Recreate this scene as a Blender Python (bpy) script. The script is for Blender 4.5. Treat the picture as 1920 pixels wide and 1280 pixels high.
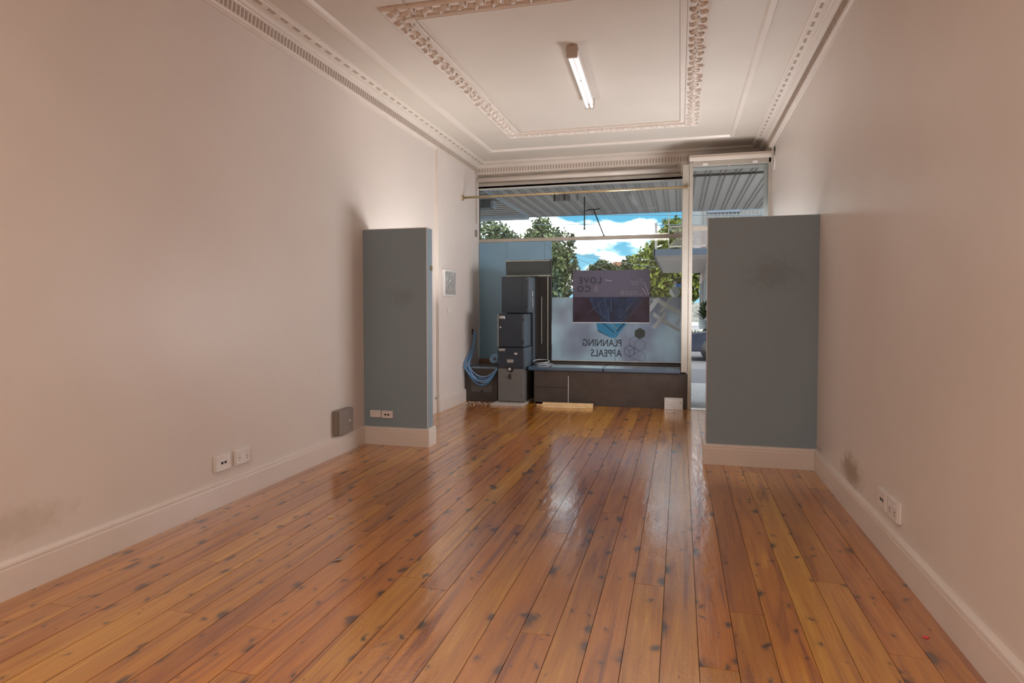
import bpy, bmesh, math, random
from mathutils import Vector, Matrix, noise
PI = math.pi
SC = bpy.context.scene
COL = SC.collection
for o in list(bpy.data.objects): bpy.data.objects.remove(o)
random.seed(11)

# ------------------------------------------------------------------ camera
cd = bpy.data.cameras.new('camera'); cam = bpy.data.objects.new('camera', cd); COL.objects.link(cam)
cd.sensor_width = 36; cd.lens = 1197.5 / 1920 * 36
cd.shift_x = 3.28 / 1920; cd.shift_y = -24.36 / 1920
cd.clip_start = .05; cd.clip_end = 600
yw, pt, ro = math.radians(14.867), math.radians(1.953), math.radians(-.037)
F = Vector((-math.sin(yw) * math.cos(pt), math.cos(yw) * math.cos(pt), -math.sin(pt)))
R0 = Vector((math.cos(yw), math.sin(yw), 0)); U0 = R0.cross(F)
R = math.cos(ro) * R0 + math.sin(ro) * U0; U = -math.sin(ro) * R0 + math.cos(ro) * U0
cam.matrix_world = Matrix(((R.x, U.x, -F.x, 0), (R.y, U.y, -F.y, 0), (R.z, U.z, -F.z, 1.35), (0, 0, 0, 1)))
SC.camera = cam

# ------------------------------------------------------------------ exposure
vs = SC.view_settings
vs.view_transform = 'Standard'; vs.look = 'None'; vs.gamma = 1; vs.use_curve_mapping = False
vs.exposure = 0.17

# ------------------------------------------------------------------ node helpers
def N(nt, t, **kw):
    n = nt.nodes.new(t)
    for k, v in kw.items():
        if k.startswith('i_'):
            key = k[2:]; key = int(key) if key.isdigit() else key.replace('_', ' ')
            n.inputs[key].default_value = v
        else: setattr(n, k, v)
    return n
def L(nt, a, b): nt.links.new(a, b)
def ramp(nt, fac, stops, interp='LINEAR'):
    r = nt.nodes.new('ShaderNodeValToRGB'); r.color_ramp.interpolation = interp
    e = r.color_ramp.elements
    while len(e) < len(stops): e.new(.5)
    for el, (p, c) in zip(e, stops):
        el.position = p; el.color = (c, c, c, 1) if not hasattr(c, '__len__') else (*c, 1)
    if fac is not None: L(nt, fac, r.inputs[0])
    return r
def mixc(nt, f, a, b, mode='MIX'):
    m = nt.nodes.new('ShaderNodeMix'); m.data_type = 'RGBA'; m.blend_type = mode
    for s, v in ((0, f), (6, a), (7, b)):
        if hasattr(v, 'links'): L(nt, v, m.inputs[s])
        else: m.inputs[s].default_value = v if s == 0 else (*v, 1)
    return m.outputs[2]
def math_(nt, op, a, b=0.0, c=0.0):
    m = nt.nodes.new('ShaderNodeMath'); m.operation = op
    for i, v in enumerate((a, b, c)):
        if hasattr(v, 'links'): L(nt, v, m.inputs[i])
        else: m.inputs[i].default_value = v
    return m.outputs[0]

# ------------------------------------------------------------------ world: blue afternoon sky with broken cloud
w = bpy.data.worlds.new('World'); SC.world = w; w.use_nodes = True; nt = w.node_tree; nt.nodes.clear()
tc = N(nt, 'ShaderNodeTexCoord'); mp = N(nt, 'ShaderNodeMapping'); mp.inputs['Scale'].default_value = (1, 1, 2.6); mp.inputs['Location'].default_value = (2.3, 1.1, .0)
L(nt, tc.outputs['Generated'], mp.inputs[0])
nz = N(nt, 'ShaderNodeTexNoise', i_Scale=7.0, i_Detail=8.0, i_Roughness=.5, i_Distortion=.25); L(nt, mp.outputs[0], nz.inputs['Vector'])
cl = ramp(nt, nz.outputs['Fac'], [(.465, 0), (.575, 1)], 'EASE')
sep = N(nt, 'ShaderNodeSeparateXYZ'); L(nt, tc.outputs['Generated'], sep.inputs[0])
sky = ramp(nt, sep.outputs['Z'], [(0, (.34, .70, .88)), (.16, (.12, .50, .78)), (.6, (.07, .30, .66))])
shade = ramp(nt, nz.outputs['Fac'], [(.5, (5.2, 4.9, 4.4)), (.70, (2.3, 2.4, 2.5))])
cmix = mixc(nt, cl.outputs[0], sky.outputs[0], shade.outputs[0])
bg = N(nt, 'ShaderNodeBackground', i_Strength=1.05); L(nt, cmix, bg.inputs[0])
wo = N(nt, 'ShaderNodeOutputWorld'); L(nt, bg.outputs[0], wo.inputs[0])

# ------------------------------------------------------------------ sun and unseen fill lights added to brighten the room
def light(name, kind, loc, energy, color, rot=(0, 0, 0), **kw):
    d = bpy.data.lights.new(name, kind); d.energy = energy; d.color = color
    for k, v in kw.items(): setattr(d, k, v)
    o = bpy.data.objects.new(name, d); o.location = loc; o.rotation_euler = rot; COL.objects.link(o); return o
light('sun', 'SUN', (0, 0, 20), 3.2, (1, .93, .8), (math.radians(38), math.radians(-28), 0), angle=.01)
# added unseen fill lights: one above the rear, two behind the blue stub walls
light('ceiling_fill_light', 'AREA', (-.95, -1.0, 3.44), 108, (1, .88, .78), (0, 0, 0), shape='RECTANGLE', size=1.2, size_y=2.0)
light('hidden_fill_light', 'AREA', (.74, 7.3, 1.15), 62, (.98, .97, 1.0), (0, math.radians(123), 0), shape='RECTANGLE', size=.6, size_y=1.6)
light('hidden_fill_light', 'AREA', (-2.62, 6.6, 1.35), 15, (1, .97, .92), (PI, 0, 0), shape='RECTANGLE', size=.4, size_y=1.0)

# ------------------------------------------------------------------ materials
MATS = {}
def mat(name, col, rough=.5, metal=0, spec=.5, noise_amt=.0, noise_scale=8, bump=0, bump_scale=60, coat=0, coat_rough=.1, alpha=None, emit=None):
    if name in MATS: return MATS[name]
    m = bpy.data.materials.new(name); m.use_nodes = True; t = m.node_tree
    b = t.nodes['Principled BSDF']
    b.inputs['Base Color'].default_value = (*col, 1); b.inputs['Roughness'].default_value = rough
    b.inputs['Metallic'].default_value = metal; b.inputs['Specular IOR Level'].default_value = spec
    b.inputs['Coat Weight'].default_value = coat; b.inputs['Coat Roughness'].default_value = coat_rough
    g = N(t, 'ShaderNodeNewGeometry')
    n = N(t, 'ShaderNodeTexNoise', i_Scale=float(noise_scale), i_Detail=5.0); L(t, g.outputs['Position'], n.inputs['Vector'])
    a = noise_amt or .03
    r = ramp(t, n.outputs['Fac'], [(.3, tuple(c * (1 - a) for c in col)), (.7, tuple(min(1, c * (1 + a)) for c in col))])
    L(t, r.outputs[0], b.inputs['Base Color'])
    if bump:
        n2 = N(t, 'ShaderNodeTexNoise', i_Scale=float(bump_scale), i_Detail=3.0); L(t, g.outputs['Position'], n2.inputs['Vector'])
        bp = N(t, 'ShaderNodeBump', i_Strength=bump, i_Distance=.01); L(t, n2.outputs['Fac'], bp.inputs['Height']); L(t, bp.outputs[0], b.inputs['Normal'])
    if emit: b.inputs['Emission Color'].default_value = (*col, 1); b.inputs['Emission Strength'].default_value = emit
    MATS[name] = m; return m

def stain(t, geo, base, centre, radii, colour, amt):
    """a dirt mark with its own shape: an ellipsoid broken up by noise"""
    v = N(t, 'ShaderNodeVectorMath', operation='SUBTRACT'); L(t, geo, v.inputs[0]); v.inputs[1].default_value = centre
    d = N(t, 'ShaderNodeVectorMath', operation='DIVIDE'); L(t, v.outputs[0], d.inputs[0]); d.inputs[1].default_value = radii
    ln = N(t, 'ShaderNodeVectorMath', operation='LENGTH'); L(t, d.outputs[0], ln.inputs[0])
    nn = N(t, 'ShaderNodeTexNoise', i_Scale=14.0, i_Detail=6.0, i_Roughness=.7); L(t, geo, nn.inputs['Vector'])
    s = math_(t, 'ADD', ln.outputs['Value'], math_(t, 'MULTIPLY', math_(t, 'SUBTRACT', nn.outputs['Fac'], .5), 1.6))
    r = ramp(t, s, [(.15, amt), (1.0, 0)], 'EASE')
    return mixc(t, r.outputs[0], base, colour)

def wall_mat(name, col, stains=(), rough=.42, spec=.5):
    m = bpy.data.materials.new(name); m.use_nodes = True; t = m.node_tree; b = t.nodes['Principled BSDF']
    g = N(t, 'ShaderNodeNewGeometry').outputs['Position']
    n = N(t, 'ShaderNodeTexNoise', i_Scale=1.4, i_Detail=3.0); L(t, g, n.inputs['Vector'])
    r = ramp(t, n.outputs['Fac'], [(.3, tuple(c * .97 for c in col)), (.7, tuple(min(1, c * 1.02) for c in col))])
    c = r.outputs[0]
    # hairline scuffs
    mp = N(t, 'ShaderNodeMapping'); mp.inputs['Scale'].default_value = (5, 3, 22); L(t, g, mp.inputs[0])
    n3 = N(t, 'ShaderNodeTexNoise', i_Scale=2.0, i_Detail=4.0, i_Roughness=.65); L(t, mp.outputs[0], n3.inputs['Vector'])
    sc = ramp(t, n3.outputs['Fac'], [(.735, 0), (.80, .22)])
    c = mixc(t, sc.outputs[0], c, (.30, .25, .2))
    for s in stains: c = stain(t, g, c, *s)
    L(t, c, b.inputs['Base Color']); b.inputs['Roughness'].default_value = rough; b.inputs['Specular IOR Level'].default_value = spec
    n2 = N(t, 'ShaderNodeTexNoise', i_Scale=2.2, i_Detail=6.0, i_Roughness=.55); L(t, g, n2.inputs['Vector'])
    bp = N(t, 'ShaderNodeBump', i_Strength=.22, i_Distance=.02); L(t, n2.outputs['Fac'], bp.inputs['Height']); L(t, bp.outputs[0], b.inputs['Normal'])
    MATS[name] = m; return m

WALLC = (.75, .68, .63)
M_wall_l = wall_mat('paint_wall_left', WALLC, [((-3.012, 2.25, .32), (.3, .42, .12), (.36, .31, .2), .3)])
M_wall_r = wall_mat('paint_wall_right', WALLC, [((1.10, 4.62, .27), (.3, .34, .15), (.26, .19, .1), .75), ((1.10, 5.60, .2), (.3, .12, .02), (.2, .17, .12), .6)])
M_wall = wall_mat('paint_wall_plain', WALLC)
M_ceil = wall_mat('paint_ceiling', (.66, .60, .53), rough=.5)
M_trim = mat('paint_trim', (.76, .69, .62), .32, noise_amt=.03, noise_scale=3)
M_base = mat('paint_baseboard', (.76, .68, .62), .3, noise_amt=.03, noise_scale=3)
M_frame = mat('paint_shopfront_frame', (.42, .385, .33), .35, noise_amt=.05)
M_blue = wall_mat('paint_blue_partition', (.25, .325, .375), [((.75, 5.70, 1.62), (.3, .3, .2), (.13, .15, .15), .35), ((-2.6, 5.70, 1.45), (.2, .2, .12), (.15, .18, .2), .3)], rough=.5)
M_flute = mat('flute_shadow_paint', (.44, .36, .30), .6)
M_plastic = mat('white_plastic', (.78, .73, .70), .3)
M_dark = mat('dark_hole', (.02, .018, .016), .6)
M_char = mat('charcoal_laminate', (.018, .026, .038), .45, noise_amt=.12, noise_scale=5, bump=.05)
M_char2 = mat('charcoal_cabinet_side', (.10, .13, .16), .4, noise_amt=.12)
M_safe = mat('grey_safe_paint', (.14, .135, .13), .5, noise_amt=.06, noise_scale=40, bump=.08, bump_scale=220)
M_bench = mat('dark_bench_panel', (.060, .047, .042), .38, noise_amt=.18, noise_scale=6, bump=.05)
M_top = mat('bench_top_sky_tint', (.06, .11, .17), .12, noise_amt=.1, coat=1, coat_rough=.06)  # blue of the reflected sky is put into the base colour
M_pine = mat('raw_pine', (.80, .58, .32), .6, noise_amt=.12, noise_scale=18)
M_card = mat('white_card', (.72, .70, .68), .6)
M_print = mat('grey_print', (.34, .34, .34), .7)
M_metal = mat('brushed_metal', (.55, .53, .5), .3, metal=1)
M_brass = mat('brass_rail', (.62, .50, .30), .28, metal=.8, noise_amt=.08)
M_black = mat('black_metal', (.02, .02, .022), .4)
M_cable = mat('blue_cable', (.10, .28, .55), .4)
M_cable2 = mat('pale_blue_cable', (.35, .55, .78), .4)
M_cablew = mat('grey_cable', (.62, .66, .68), .4)
M_greybox = mat('grey_box_plastic', (.25, .21, .18), .5)
M_tube = mat('fluorescent_tube', (.9, .9, .92), .25, emit=.9)
M_soff = mat('awning_sheet', (.44, .39, .37), .45, noise_amt=.05)
M_rib = mat('awning_rib', (.24, .21, .20), .45)
M_fascia = mat('awning_fascia', (.42, .48, .56), .5)
M_conc = mat('concrete', (.34, .35, .36), .8, noise_amt=.15, noise_scale=12, bump=.2)
M_asph = mat('asphalt', (.12, .12, .13), .85, noise_amt=.3, noise_scale=60, bump=.3)
M_grass = mat('verge_grass', (.10, .16, .04), .9, noise_amt=.3, noise_scale=5)
M_bark = mat('bark', (.10, .08, .06), .9, noise_amt=.3, noise_scale=6, bump=.4, bump_scale=20)

def glass_mat(name, tint, refl=.09):
    m = bpy.data.materials.new(name); m.use_nodes = True; t = m.node_tree; t.nodes.clear()
    tr = N(t, 'ShaderNodeBsdfTransparent'); tr.inputs[0].default_value = (*tint, 1)
    gl = N(t, 'ShaderNodeBsdfGlossy', i_Roughness=.02)
    fr = N(t, 'ShaderNodeFresnel', i_IOR=1.45); mx = N(t, 'ShaderNodeMixShader'); o = N(t, 'ShaderNodeOutputMaterial')
    L(t, fr.outputs[0], mx.inputs[0]); L(t, tr.outputs[0], mx.inputs[1]); L(t, gl.outputs[0], mx.inputs[2]); L(t, mx.outputs[0], o.inputs[0])
    MATS[name] = m; return m
M_glass = glass_mat('window_glass', (.93, .97, .97))
def film_mat(name, col, clear, trans=.75, noise_=False):
    m = bpy.data.materials.new(name); m.use_nodes = True; t = m.node_tree; t.nodes.clear()
    tl = N(t, 'ShaderNodeBsdfTranslucent'); df = N(t, 'ShaderNodeBsdfDiffuse'); tp = N(t, 'ShaderNodeBsdfTransparent')
    if noise_:
        g = N(t, 'ShaderNodeNewGeometry').outputs['Position']
        mp = N(t, 'ShaderNodeMapping'); mp.inputs['Scale'].default_value = (1.0, 1, .8); L(t, g, mp.inputs[0])
        n = N(t, 'ShaderNodeTexNoise', i_Scale=2.0, i_Detail=2.0); L(t, mp.outputs[0], n.inputs['Vector'])
        r = ramp(t, n.outputs['Fac'], [(.38, (col[0] * .66, col[1] * .55, col[2] * .62)), (.60, tuple(c * 1.05 for c in col))])
        L(t, r.outputs[0], tl.inputs[0]); L(t, r.outputs[0], df.inputs[0])
    else:
        tl.inputs[0].default_value = (*col, 1); df.inputs[0].default_value = (*col, 1)
    m1 = N(t, 'ShaderNodeMixShader', i_0=trans); m2 = N(t, 'ShaderNodeMixShader', i_0=clear); o = N(t, 'ShaderNodeOutputMaterial')
    
    if noise_:
        rf = N(t, 'ShaderNodeBsdfRefraction', i_Roughness=.36, i_IOR=1.2); L(t, mixc(t, .5, (.9, .92, .95), r.outputs[0]), rf.inputs[0])
        m3 = N(t, 'ShaderNodeMixShader', i_0=.62); L(t, tl.outputs[0], m3.inputs[1]); L(t, rf.outputs[0], m3.inputs[2]); tl = m3
    L(t, df.outputs[0], m1.inputs[1]); L(t, tl.outputs[0], m1.inputs[2]); L(t, m1.outputs[0], m2.inputs[1]); L(t, tp.outputs[0], m2.inputs[2]); L(t, m2.outputs[0], o.inputs[0])
    MATS[name] = m; return m
M_film = film_mat('frosted_film', (.60, .70, .76), .10, .8, True)
M_film2 = film_mat('frosted_film_print', (.74, .82, .84), .06, .8)
M_filmb = film_mat('blue_film_print', (.20, .58, .78), .05, .75)
M_filmd = film_mat('dark_film_print', (.06, .12, .18), .02, .4)
M_ink = mat('black_lettering', (.018, .03, .045), .5)

# floor boards: varnished pine
def floor_mat():
    m = bpy.data.materials.new('varnished_pine_board'); m.use_nodes = True; t = m.node_tree; b = t.nodes['Principled BSDF']
    g = N(t, 'ShaderNodeNewGeometry').outputs['Position']; oi = N(t, 'ShaderNodeObjectInfo')
    off = N(t, 'ShaderNodeCombineXYZ'); L(t, math_(t, 'MULTIPLY', oi.outputs['Random'], 37.0), off.inputs[1]); L(t, math_(t, 'MULTIPLY', oi.outputs['Random'], 91.0), off.inputs[2])
    ad = N(t, 'ShaderNodeVectorMath', operation='ADD'); L(t, g, ad.inputs[0]); L(t, off.outputs[0], ad.inputs[1]); P = ad.outputs[0]
    def mapn(scale, src=None):
        q = N(t, 'ShaderNodeMapping'); q.inputs['Scale'].default_value = scale; L(t, src or P, q.inputs[0]); return q.outputs[0]
    # long grain
    n1 = N(t, 'ShaderNodeTexNoise', i_Scale=1.0, i_Detail=6.0, i_Roughness=.6, i_Distortion=.6); L(t, mapn((16, .9, 1)), n1.inputs['Vector'])
    n2 = N(t, 'ShaderNodeTexNoise', i_Scale=1.0, i_Detail=3.0, i_Roughness=.7); L(t, mapn((110, 3, 1)), n2.inputs['Vector'])
    base = ramp(t, n1.outputs['Fac'], [(.30, (.26, .075, .006)), (.48, (.56, .22, .012)), (.60, (.62, .27, .018)), (.75, (.80, .42, .05))])
    fine = ramp(t, n2.outputs['Fac'], [(.3, (.82, .76, .70)), (.7, (1.08, 1.08, 1.08))])
    c = mixc(t, 1.0, base.outputs[0], fine.outputs[0], 'MULTIPLY')
    tone = ramp(t, oi.outputs['Random'], [(0, (.68, .55, .45)), (.25, (1.0, .84, .7)), (.5, (1.0, 1.05, 1.0)), (.75, (.80, .68, .58)), (1, (1.1, 1.2, 1.15))])
    c = mixc(t, 1.0, c, tone.outputs[0], 'MULTIPLY')
    # knots
    dn = N(t, 'ShaderNodeTexNoise', i_Scale=9.0, i_Detail=2.0); L(t, P, dn.inputs['Vector'])
    dv = N(t, 'ShaderNodeVectorMath', operation='SCALE', i_Scale=.10); L(t, dn.outputs['Color'], dv.inputs[0])
    a2 = N(t, 'ShaderNodeVectorMath', operation='ADD'); L(t, P, a2.inputs[0]); L(t, dv.outputs[0], a2.inputs[1])
    for sc_, thr, amt in (((7.0, 3.6, 0), (.07, .16), .93), ((13, 7, 0), (.05, .10), .8)):
        vo = N(t, 'ShaderNodeTexVoronoi', i_Scale=1.0); vo.voronoi_dimensions = '2D'; L(t, mapn(sc_, a2.outputs[0]), vo.inputs['Vector'])
        sp = N(t, 'ShaderNodeSeparateXYZ'); L(t, vo.outputs['Color'], sp.inputs[0])
        size = math_(t, 'MULTIPLY', math_(t, 'MULTIPLY', math_(t, 'SUBTRACT', sp.outputs[0], .64), 2.5), 1.0)
        dd = math_(t, 'DIVIDE', vo.outputs['Distance'], math_(t, 'MAXIMUM', size, .001))
        kf = ramp(t, dd, [(thr[0] * 1.9, amt), (thr[1] * 1.6, amt * .35), (.42, 0)])
        gate = math_(t, 'GREATER_THAN', size, .06)
        c = mixc(t, math_(t, 'MULTIPLY', kf.outputs[0], gate), c, (.055, .017, .006))
    # dings and ground-in dirt
    n4 = N(t, 'ShaderNodeTexNoise', i_Scale=38.0, i_Detail=4.0, i_Roughness=.7); L(t, g, n4.inputs['Vector'])
    di = ramp(t, n4.outputs['Fac'], [(.70, 0), (.76, .6)])
    c = mixc(t, di.outputs[0], c, (.10, .035, .012))
    L(t, c, b.inputs['Base Color'])
    b.inputs['Roughness'].default_value = .36; b.inputs['Specular IOR Level'].default_value = .5
    b.inputs['Coat Weight'].default_value = 1; b.inputs['Coat IOR'].default_value = 2.15
    wr = N(t, 'ShaderNodeTexNoise', i_Scale=5.0, i_Detail=5.0); L(t, g, wr.inputs['Vector'])
    rr = ramp(t, wr.outputs['Fac'], [(.3, .10), (.7, .20)]); L(t, rr.outputs[0], b.inputs['Coat Roughness'])
    # waviness: cupping across boards + brush marks
    n5 = N(t, 'ShaderNodeTexNoise', i_Scale=1.0, i_Detail=3.0); L(t, mapn((22, 5, 1)), n5.inputs['Vector'])
    n6 = N(t, 'ShaderNodeTexNoise', i_Scale=45.0, i_Detail=3.0, i_Roughness=.6); L(t, g, n6.inputs['Vector'])
    h = math_(t, 'ADD', n5.outputs['Fac'], math_(t, 'MULTIPLY', n6.outputs['Fac'], .35))
    bp = N(t, 'ShaderNodeBump', i_Strength=.16, i_Distance=.012); L(t, h, bp.inputs['Height'])
    L(t, bp.outputs[0], b.inputs['Normal']); L(t, bp.outputs[0], b.inputs['Coat Normal'])
    return m
M_floor = floor_mat()

# ------------------------------------------------------------------ object helpers
def mesh_obj(name, bm, m, parent=None, smooth=False):
    me = bpy.data.meshes.new(name); bm.normal_update(); bm.to_mesh(me); bm.free()
    me.materials.append(m)
    if smooth:
        for p in me.polygons: p.use_smooth = True
    o = bpy.data.objects.new(name, me); COL.objects.link(o)
    if parent: o.parent = parent
    return o
def tag(o, label=None, cat=None, group=None, kind=None):
    if label: o['label'] = label
    if cat: o['category'] = cat
    if group: o['group'] = group
    if kind: o['kind'] = kind
    return o
def empty(name, loc=(0, 0, 0), rz=0):
    o = bpy.data.objects.new(name, None); o.location = loc; o.rotation_euler = (0, 0, rz); COL.objects.link(o); o.empty_display_size = .1; return o
def copy_tree(o, parent=None):
    c = o.copy(); COL.objects.link(c); c.parent = parent
    for ch in o.children: copy_tree(ch, c)
    return c
def box(bm, x0, x1, y0, y1, z0, z1, bev=0.0, M=None):
    vs_ = [bm.verts.new(p) for p in ((x0, y0, z0), (x1, y0, z0), (x1, y1, z0), (x0, y1, z0), (x0, y0, z1), (x1, y0, z1), (x1, y1, z1), (x0, y1, z1))]
    fs = [bm.faces.new([vs_[i] for i in f]) for f in ((3, 2, 1, 0), (4, 5, 6, 7), (0, 1, 5, 4), (1, 2, 6, 5), (2, 3, 7, 6), (3, 0, 4, 7))]
    if bev:
        es = list({e for f in fs for e in f.edges})
        r = bmesh.ops.bevel(bm, geom=es, offset=bev, segments=1, affect='EDGES', clamp_overlap=True)
        if M: vs_ = [v for v in r['verts']]
    if M: bmesh.ops.transform(bm, matrix=M, verts=[v for v in vs_ if v.is_valid])
    return bm
def B(name, x0, x1, y0, y1, z0, z1, m, parent=None, bev=.0, kind=None):
    bm = bmesh.new(); box(bm, x0, x1, y0, y1, z0, z1, bev); o = mesh_obj(name, bm, m, parent)
    if kind: o['kind'] = kind
    return o
def tube(bm, pts, r, seg=8, cap=True):
    pts = [Vector(p) for p in pts]; rings = []
    for i, p in enumerate(pts):
        d = (pts[min(i + 1, len(pts) - 1)] - pts[max(i - 1, 0)]).normalized()
        a = d.cross(Vector((0, 0, 1)));
        if a.length < .05: a = d.cross(Vector((1, 0, 0)))
        a.normalize(); b = d.cross(a)
        rr = r[i] if hasattr(r, '__len__') else r
        rings.append([bm.verts.new(p + a * math.cos(2 * PI * k / seg) * rr + b * math.sin(2 * PI * k / seg) * rr) for k in range(seg)])
    for q, s in zip(rings, rings[1:]):
        for k in range(seg): bm.faces.new((q[k], q[(k + 1) % seg], s[(k + 1) % seg], s[k]))
    if cap: bm.faces.new(rings[0][::-1]); bm.faces.new(rings[-1])
    return bm
def T(name, pts, r, m, parent=None, seg=8):
    bm = bmesh.new(); tube(bm, pts, r, seg); return mesh_obj(name, bm, m, parent, True)
def prism(bm, poly, axis, a0, a1):
    """poly: 2D points; extruded along axis. axis 'x': pts=(y,z); 'y': (x,z); 'z': (x,y)"""
    f = {'x': lambda p, a: (a, p[0], p[1]), 'y': lambda p, a: (p[0], a, p[1]), 'z': lambda p, a: (p[0], p[1], a)}[axis]
    A = [bm.verts.new(f(p, a0(p) if callable(a0) else a0)) for p in poly]; Bv = [bm.verts.new(f(p, a1(p) if callable(a1) else a1)) for p in poly]
    n = len(poly)
    for i in range(n): bm.faces.new((A[i], A[(i + 1) % n], Bv[(i + 1) % n], Bv[i]))
    bm.faces.new(A[::-1]); bm.faces.new(Bv)
    bmesh.ops.recalc_face_normals(bm, faces=bm.faces[:])
    return bm
def PR(name, poly, axis, a0, a1, m, parent=None):
    bm = bmesh.new(); prism(bm, poly, axis, a0, a1); return mesh_obj(name, bm, m, parent)
def text(name, s, x, z, size, y, m, parent, align='LEFT', extr=.001, sx=1.0, spacing=1.0, outline=0):
    """lettering that reads from outside (+Y side), seen mirrored from the room; x = its right-hand edge in the room view"""
    c = bpy.data.curves.new(name, 'FONT'); c.body = s; c.size = size; c.extrude = extr; c.align_x = align; c.space_character = spacing
    c.resolution_u = 3; c.offset = 0 if outline else size * .012
    if outline: c.fill_mode = 'NONE'; c.bevel_depth = outline; c.bevel_resolution = 0; c.extrude = 0
    o = bpy.data.objects.new(name, c); COL.objects.link(o)
    dg = bpy.context.evaluated_depsgraph_get(); me = bpy.data.meshes.new_from_object(o.evaluated_get(dg))
    bpy.data.objects.remove(o)
    me.transform(Matrix.Translation((x, y, z)) @ Matrix.Rotation(PI, 4, 'Z') @ Matrix.Rotation(PI / 2, 4, 'X') @ Matrix.Diagonal((sx, 1, 1, 1)))
    me.materials.clear(); me.materials.append(m)
    q = bpy.data.objects.new(name, me); COL.objects.link(q); q.parent = parent; return q

XL, XR, YP, YB, YG, ZK, ZC = -3.012, 1.10, 5.708, 8.655, 9.375, 3.505, 3.335
YR = -3.5

# ================================================================== SETTING
# floor: dark sub-floor with single boards on it
fl = B('floor', XL - .1, XR + .1, YR - .1, YG + .05, -.12, -.022, M_dark, kind='structure')
rng = random.Random(5)
bw = .1425
x = XL; rows = []
x0s = -.0615 - bw * 22
k = 0
while x0s + k * bw < XR:
    a, b_ = max(XL, x0s + k * bw), min(XR, x0s + (k + 1) * bw); k += 1
    if b_ - a < .02: continue
    cuts = [YR]
    y = YR + rng.uniform(1.2, 4.2)
    while y < 5.6: cuts.append(y); y += rng.uniform(2.4, 4.6)
    if 6.54 - cuts[-1] < .5: cuts.pop()
    if a < .95: cuts.append(6.54 + (0.0 if -2.2 < a < .3 else rng.uniform(-.6, .8)))
    cuts.append(YG if b_ < .12 else YB + .03)
    for c0, c1 in zip(cuts, cuts[1:]):
        bm = bmesh.new(); dz = rng.uniform(-.0001, .0001); tl = rng.uniform(-.0005, .0005)
        g = .0013; e = 0
        P_ = []
        for (px, py) in ((a + g, c0 + g), (b_ - g, c0 + g), (b_ - g, c1 - g), (a + g, c1 - g)): P_.append((px, py))
        lo = [bm.verts.new((px, py, -.0215)) for px, py in P_]; md = [bm.verts.new((px, py, -.0010 + dz)) for px, py in P_]
        cx, cy = (a + b_) / 2, (c0 + c1) / 2
        hi = [bm.verts.new((px - math.copysign(e, px - cx), py, dz + math.copysign(tl, px - cx))) for px, py in P_]
        for q, s in ((lo, md), (md, hi)):
            for i in range(4): bm.faces.new((q[i], q[(i + 1) % 4], s[(i + 1) % 4], s[i]))
        bm.faces.new(hi)
        mesh_obj('floor_board', bm, M_floor, fl)

# walls
B('wall_left', XL - .2, XL, YR, YG + .12, -.1, 3.75, M_wall_l, kind='structure')
pil = B('wall_left_pier', XL - .01, -2.975, 7.65, YG + .02, 0, ZC + .01, M_wall, kind='structure')
B('wall_right', XR, XR + .2, YR, YB + .8, -.1, 3.75, M_wall_r, kind='structure')
B('wall_back', XL - .2, XR + .2, YR - .15, YR, -.1, 3.75, M_wall, kind='structure')
B('ceiling', XL - .2, XR + .2, YR - .15, YG + .12, ZK, ZK + .25, M_ceil, kind='structure')
# wall over the shop window and the dropped entrance soffit over the door
bm = bmesh.new(); box(bm, XL - .05, .105, 9.33, YG + .08, 3.13, ZK); box(bm, .105, XR + .05, 9.33, YG + .08, 3.265, ZK)
mesh_obj('wall_front', bm, M_trim)['kind'] = 'structure'
B('wall_front_below_window', XL - .05, .105, YG - .02, YG + .12, -.3, .545, M_bench, kind='structure')
B('soffit_entrance', .105, XR + .05, YB - .02, 9.33, 3.262, 3.30, M_trim, kind='structure')
# blue partitions
pl = B('wall_partition_left', XL - .005, -2.3416, YP, YP + .145, 0, 2.102, M_blue, bev=.003, kind='structure')
tag(pl, 'short blue-painted stub wall against the left wall, with two plates low down')
pr = B('wall_partition_right', .2258, XR + .005, YP, YP + .145, 0, 2.102, M_blue, bev=.003, kind='structure')
tag(pr, 'wider blue-painted stub wall against the right wall, scuffed near eye height')
B('corner_bead', -2.3436, -2.3396, YP - .0012, YP + .004, .175, 2.104, M_trim, pl)
B('corner_bead', .2238, .2278, YP - .0012, YP + .004, .175, 2.104, M_trim, pr)
B('capping', XL, -2.3396, YP + .005, YP + .147, 2.100, 2.108, M_trim, pl)

# baseboards
bprof = lambda d: [(0, 0), (.024, 0), (.024, .135), (.021, .148), (.024, .152), (.022, .163), (.012, .172), (0, .175)]
def base_y(name, x, s, y0, y1, pid=None):
    return tag(PR(name, [(x + s * d, z) for d, z in bprof(0)], 'y', y0, y1, M_base, pid), kind=None if pid else 'structure')
def base_x(name, y, s, x0, x1, pid=None):
    return tag(PR(name, [(y + s * d, z) for d, z in bprof(0)], 'x', x0, x1, M_base, pid), kind=None if pid else 'structure')
base_y('baseboard_left', XL, 1, YR, YP - .024)
base_y('baseboard_left_rear', XL, 1, YP + .145, 7.65)
base_y('baseboard_left_pier', -2.975, 1, 7.63, YB)
base_y('baseboard_right', XR, -1, YR, YP - .024)
base_y('baseboard_right_rear', XR, -1, YP + .145, YB - .02)
base_x('baseboard_partition_left', YP, -1, XL, -2.3416 + .024)
base_y('baseboard_partition_left_end', -2.3416, 1, YP, YP + .17)
base_x('baseboard_partition_right', YP, -1, .2258 - .024, XR)
base_y('baseboard_partition_right_end', .2258, -1, YP, YP + .17)
B('trim_1', -2.985, -2.955, 7.60, 7.652, 0, .2, M_base, kind='structure')

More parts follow.
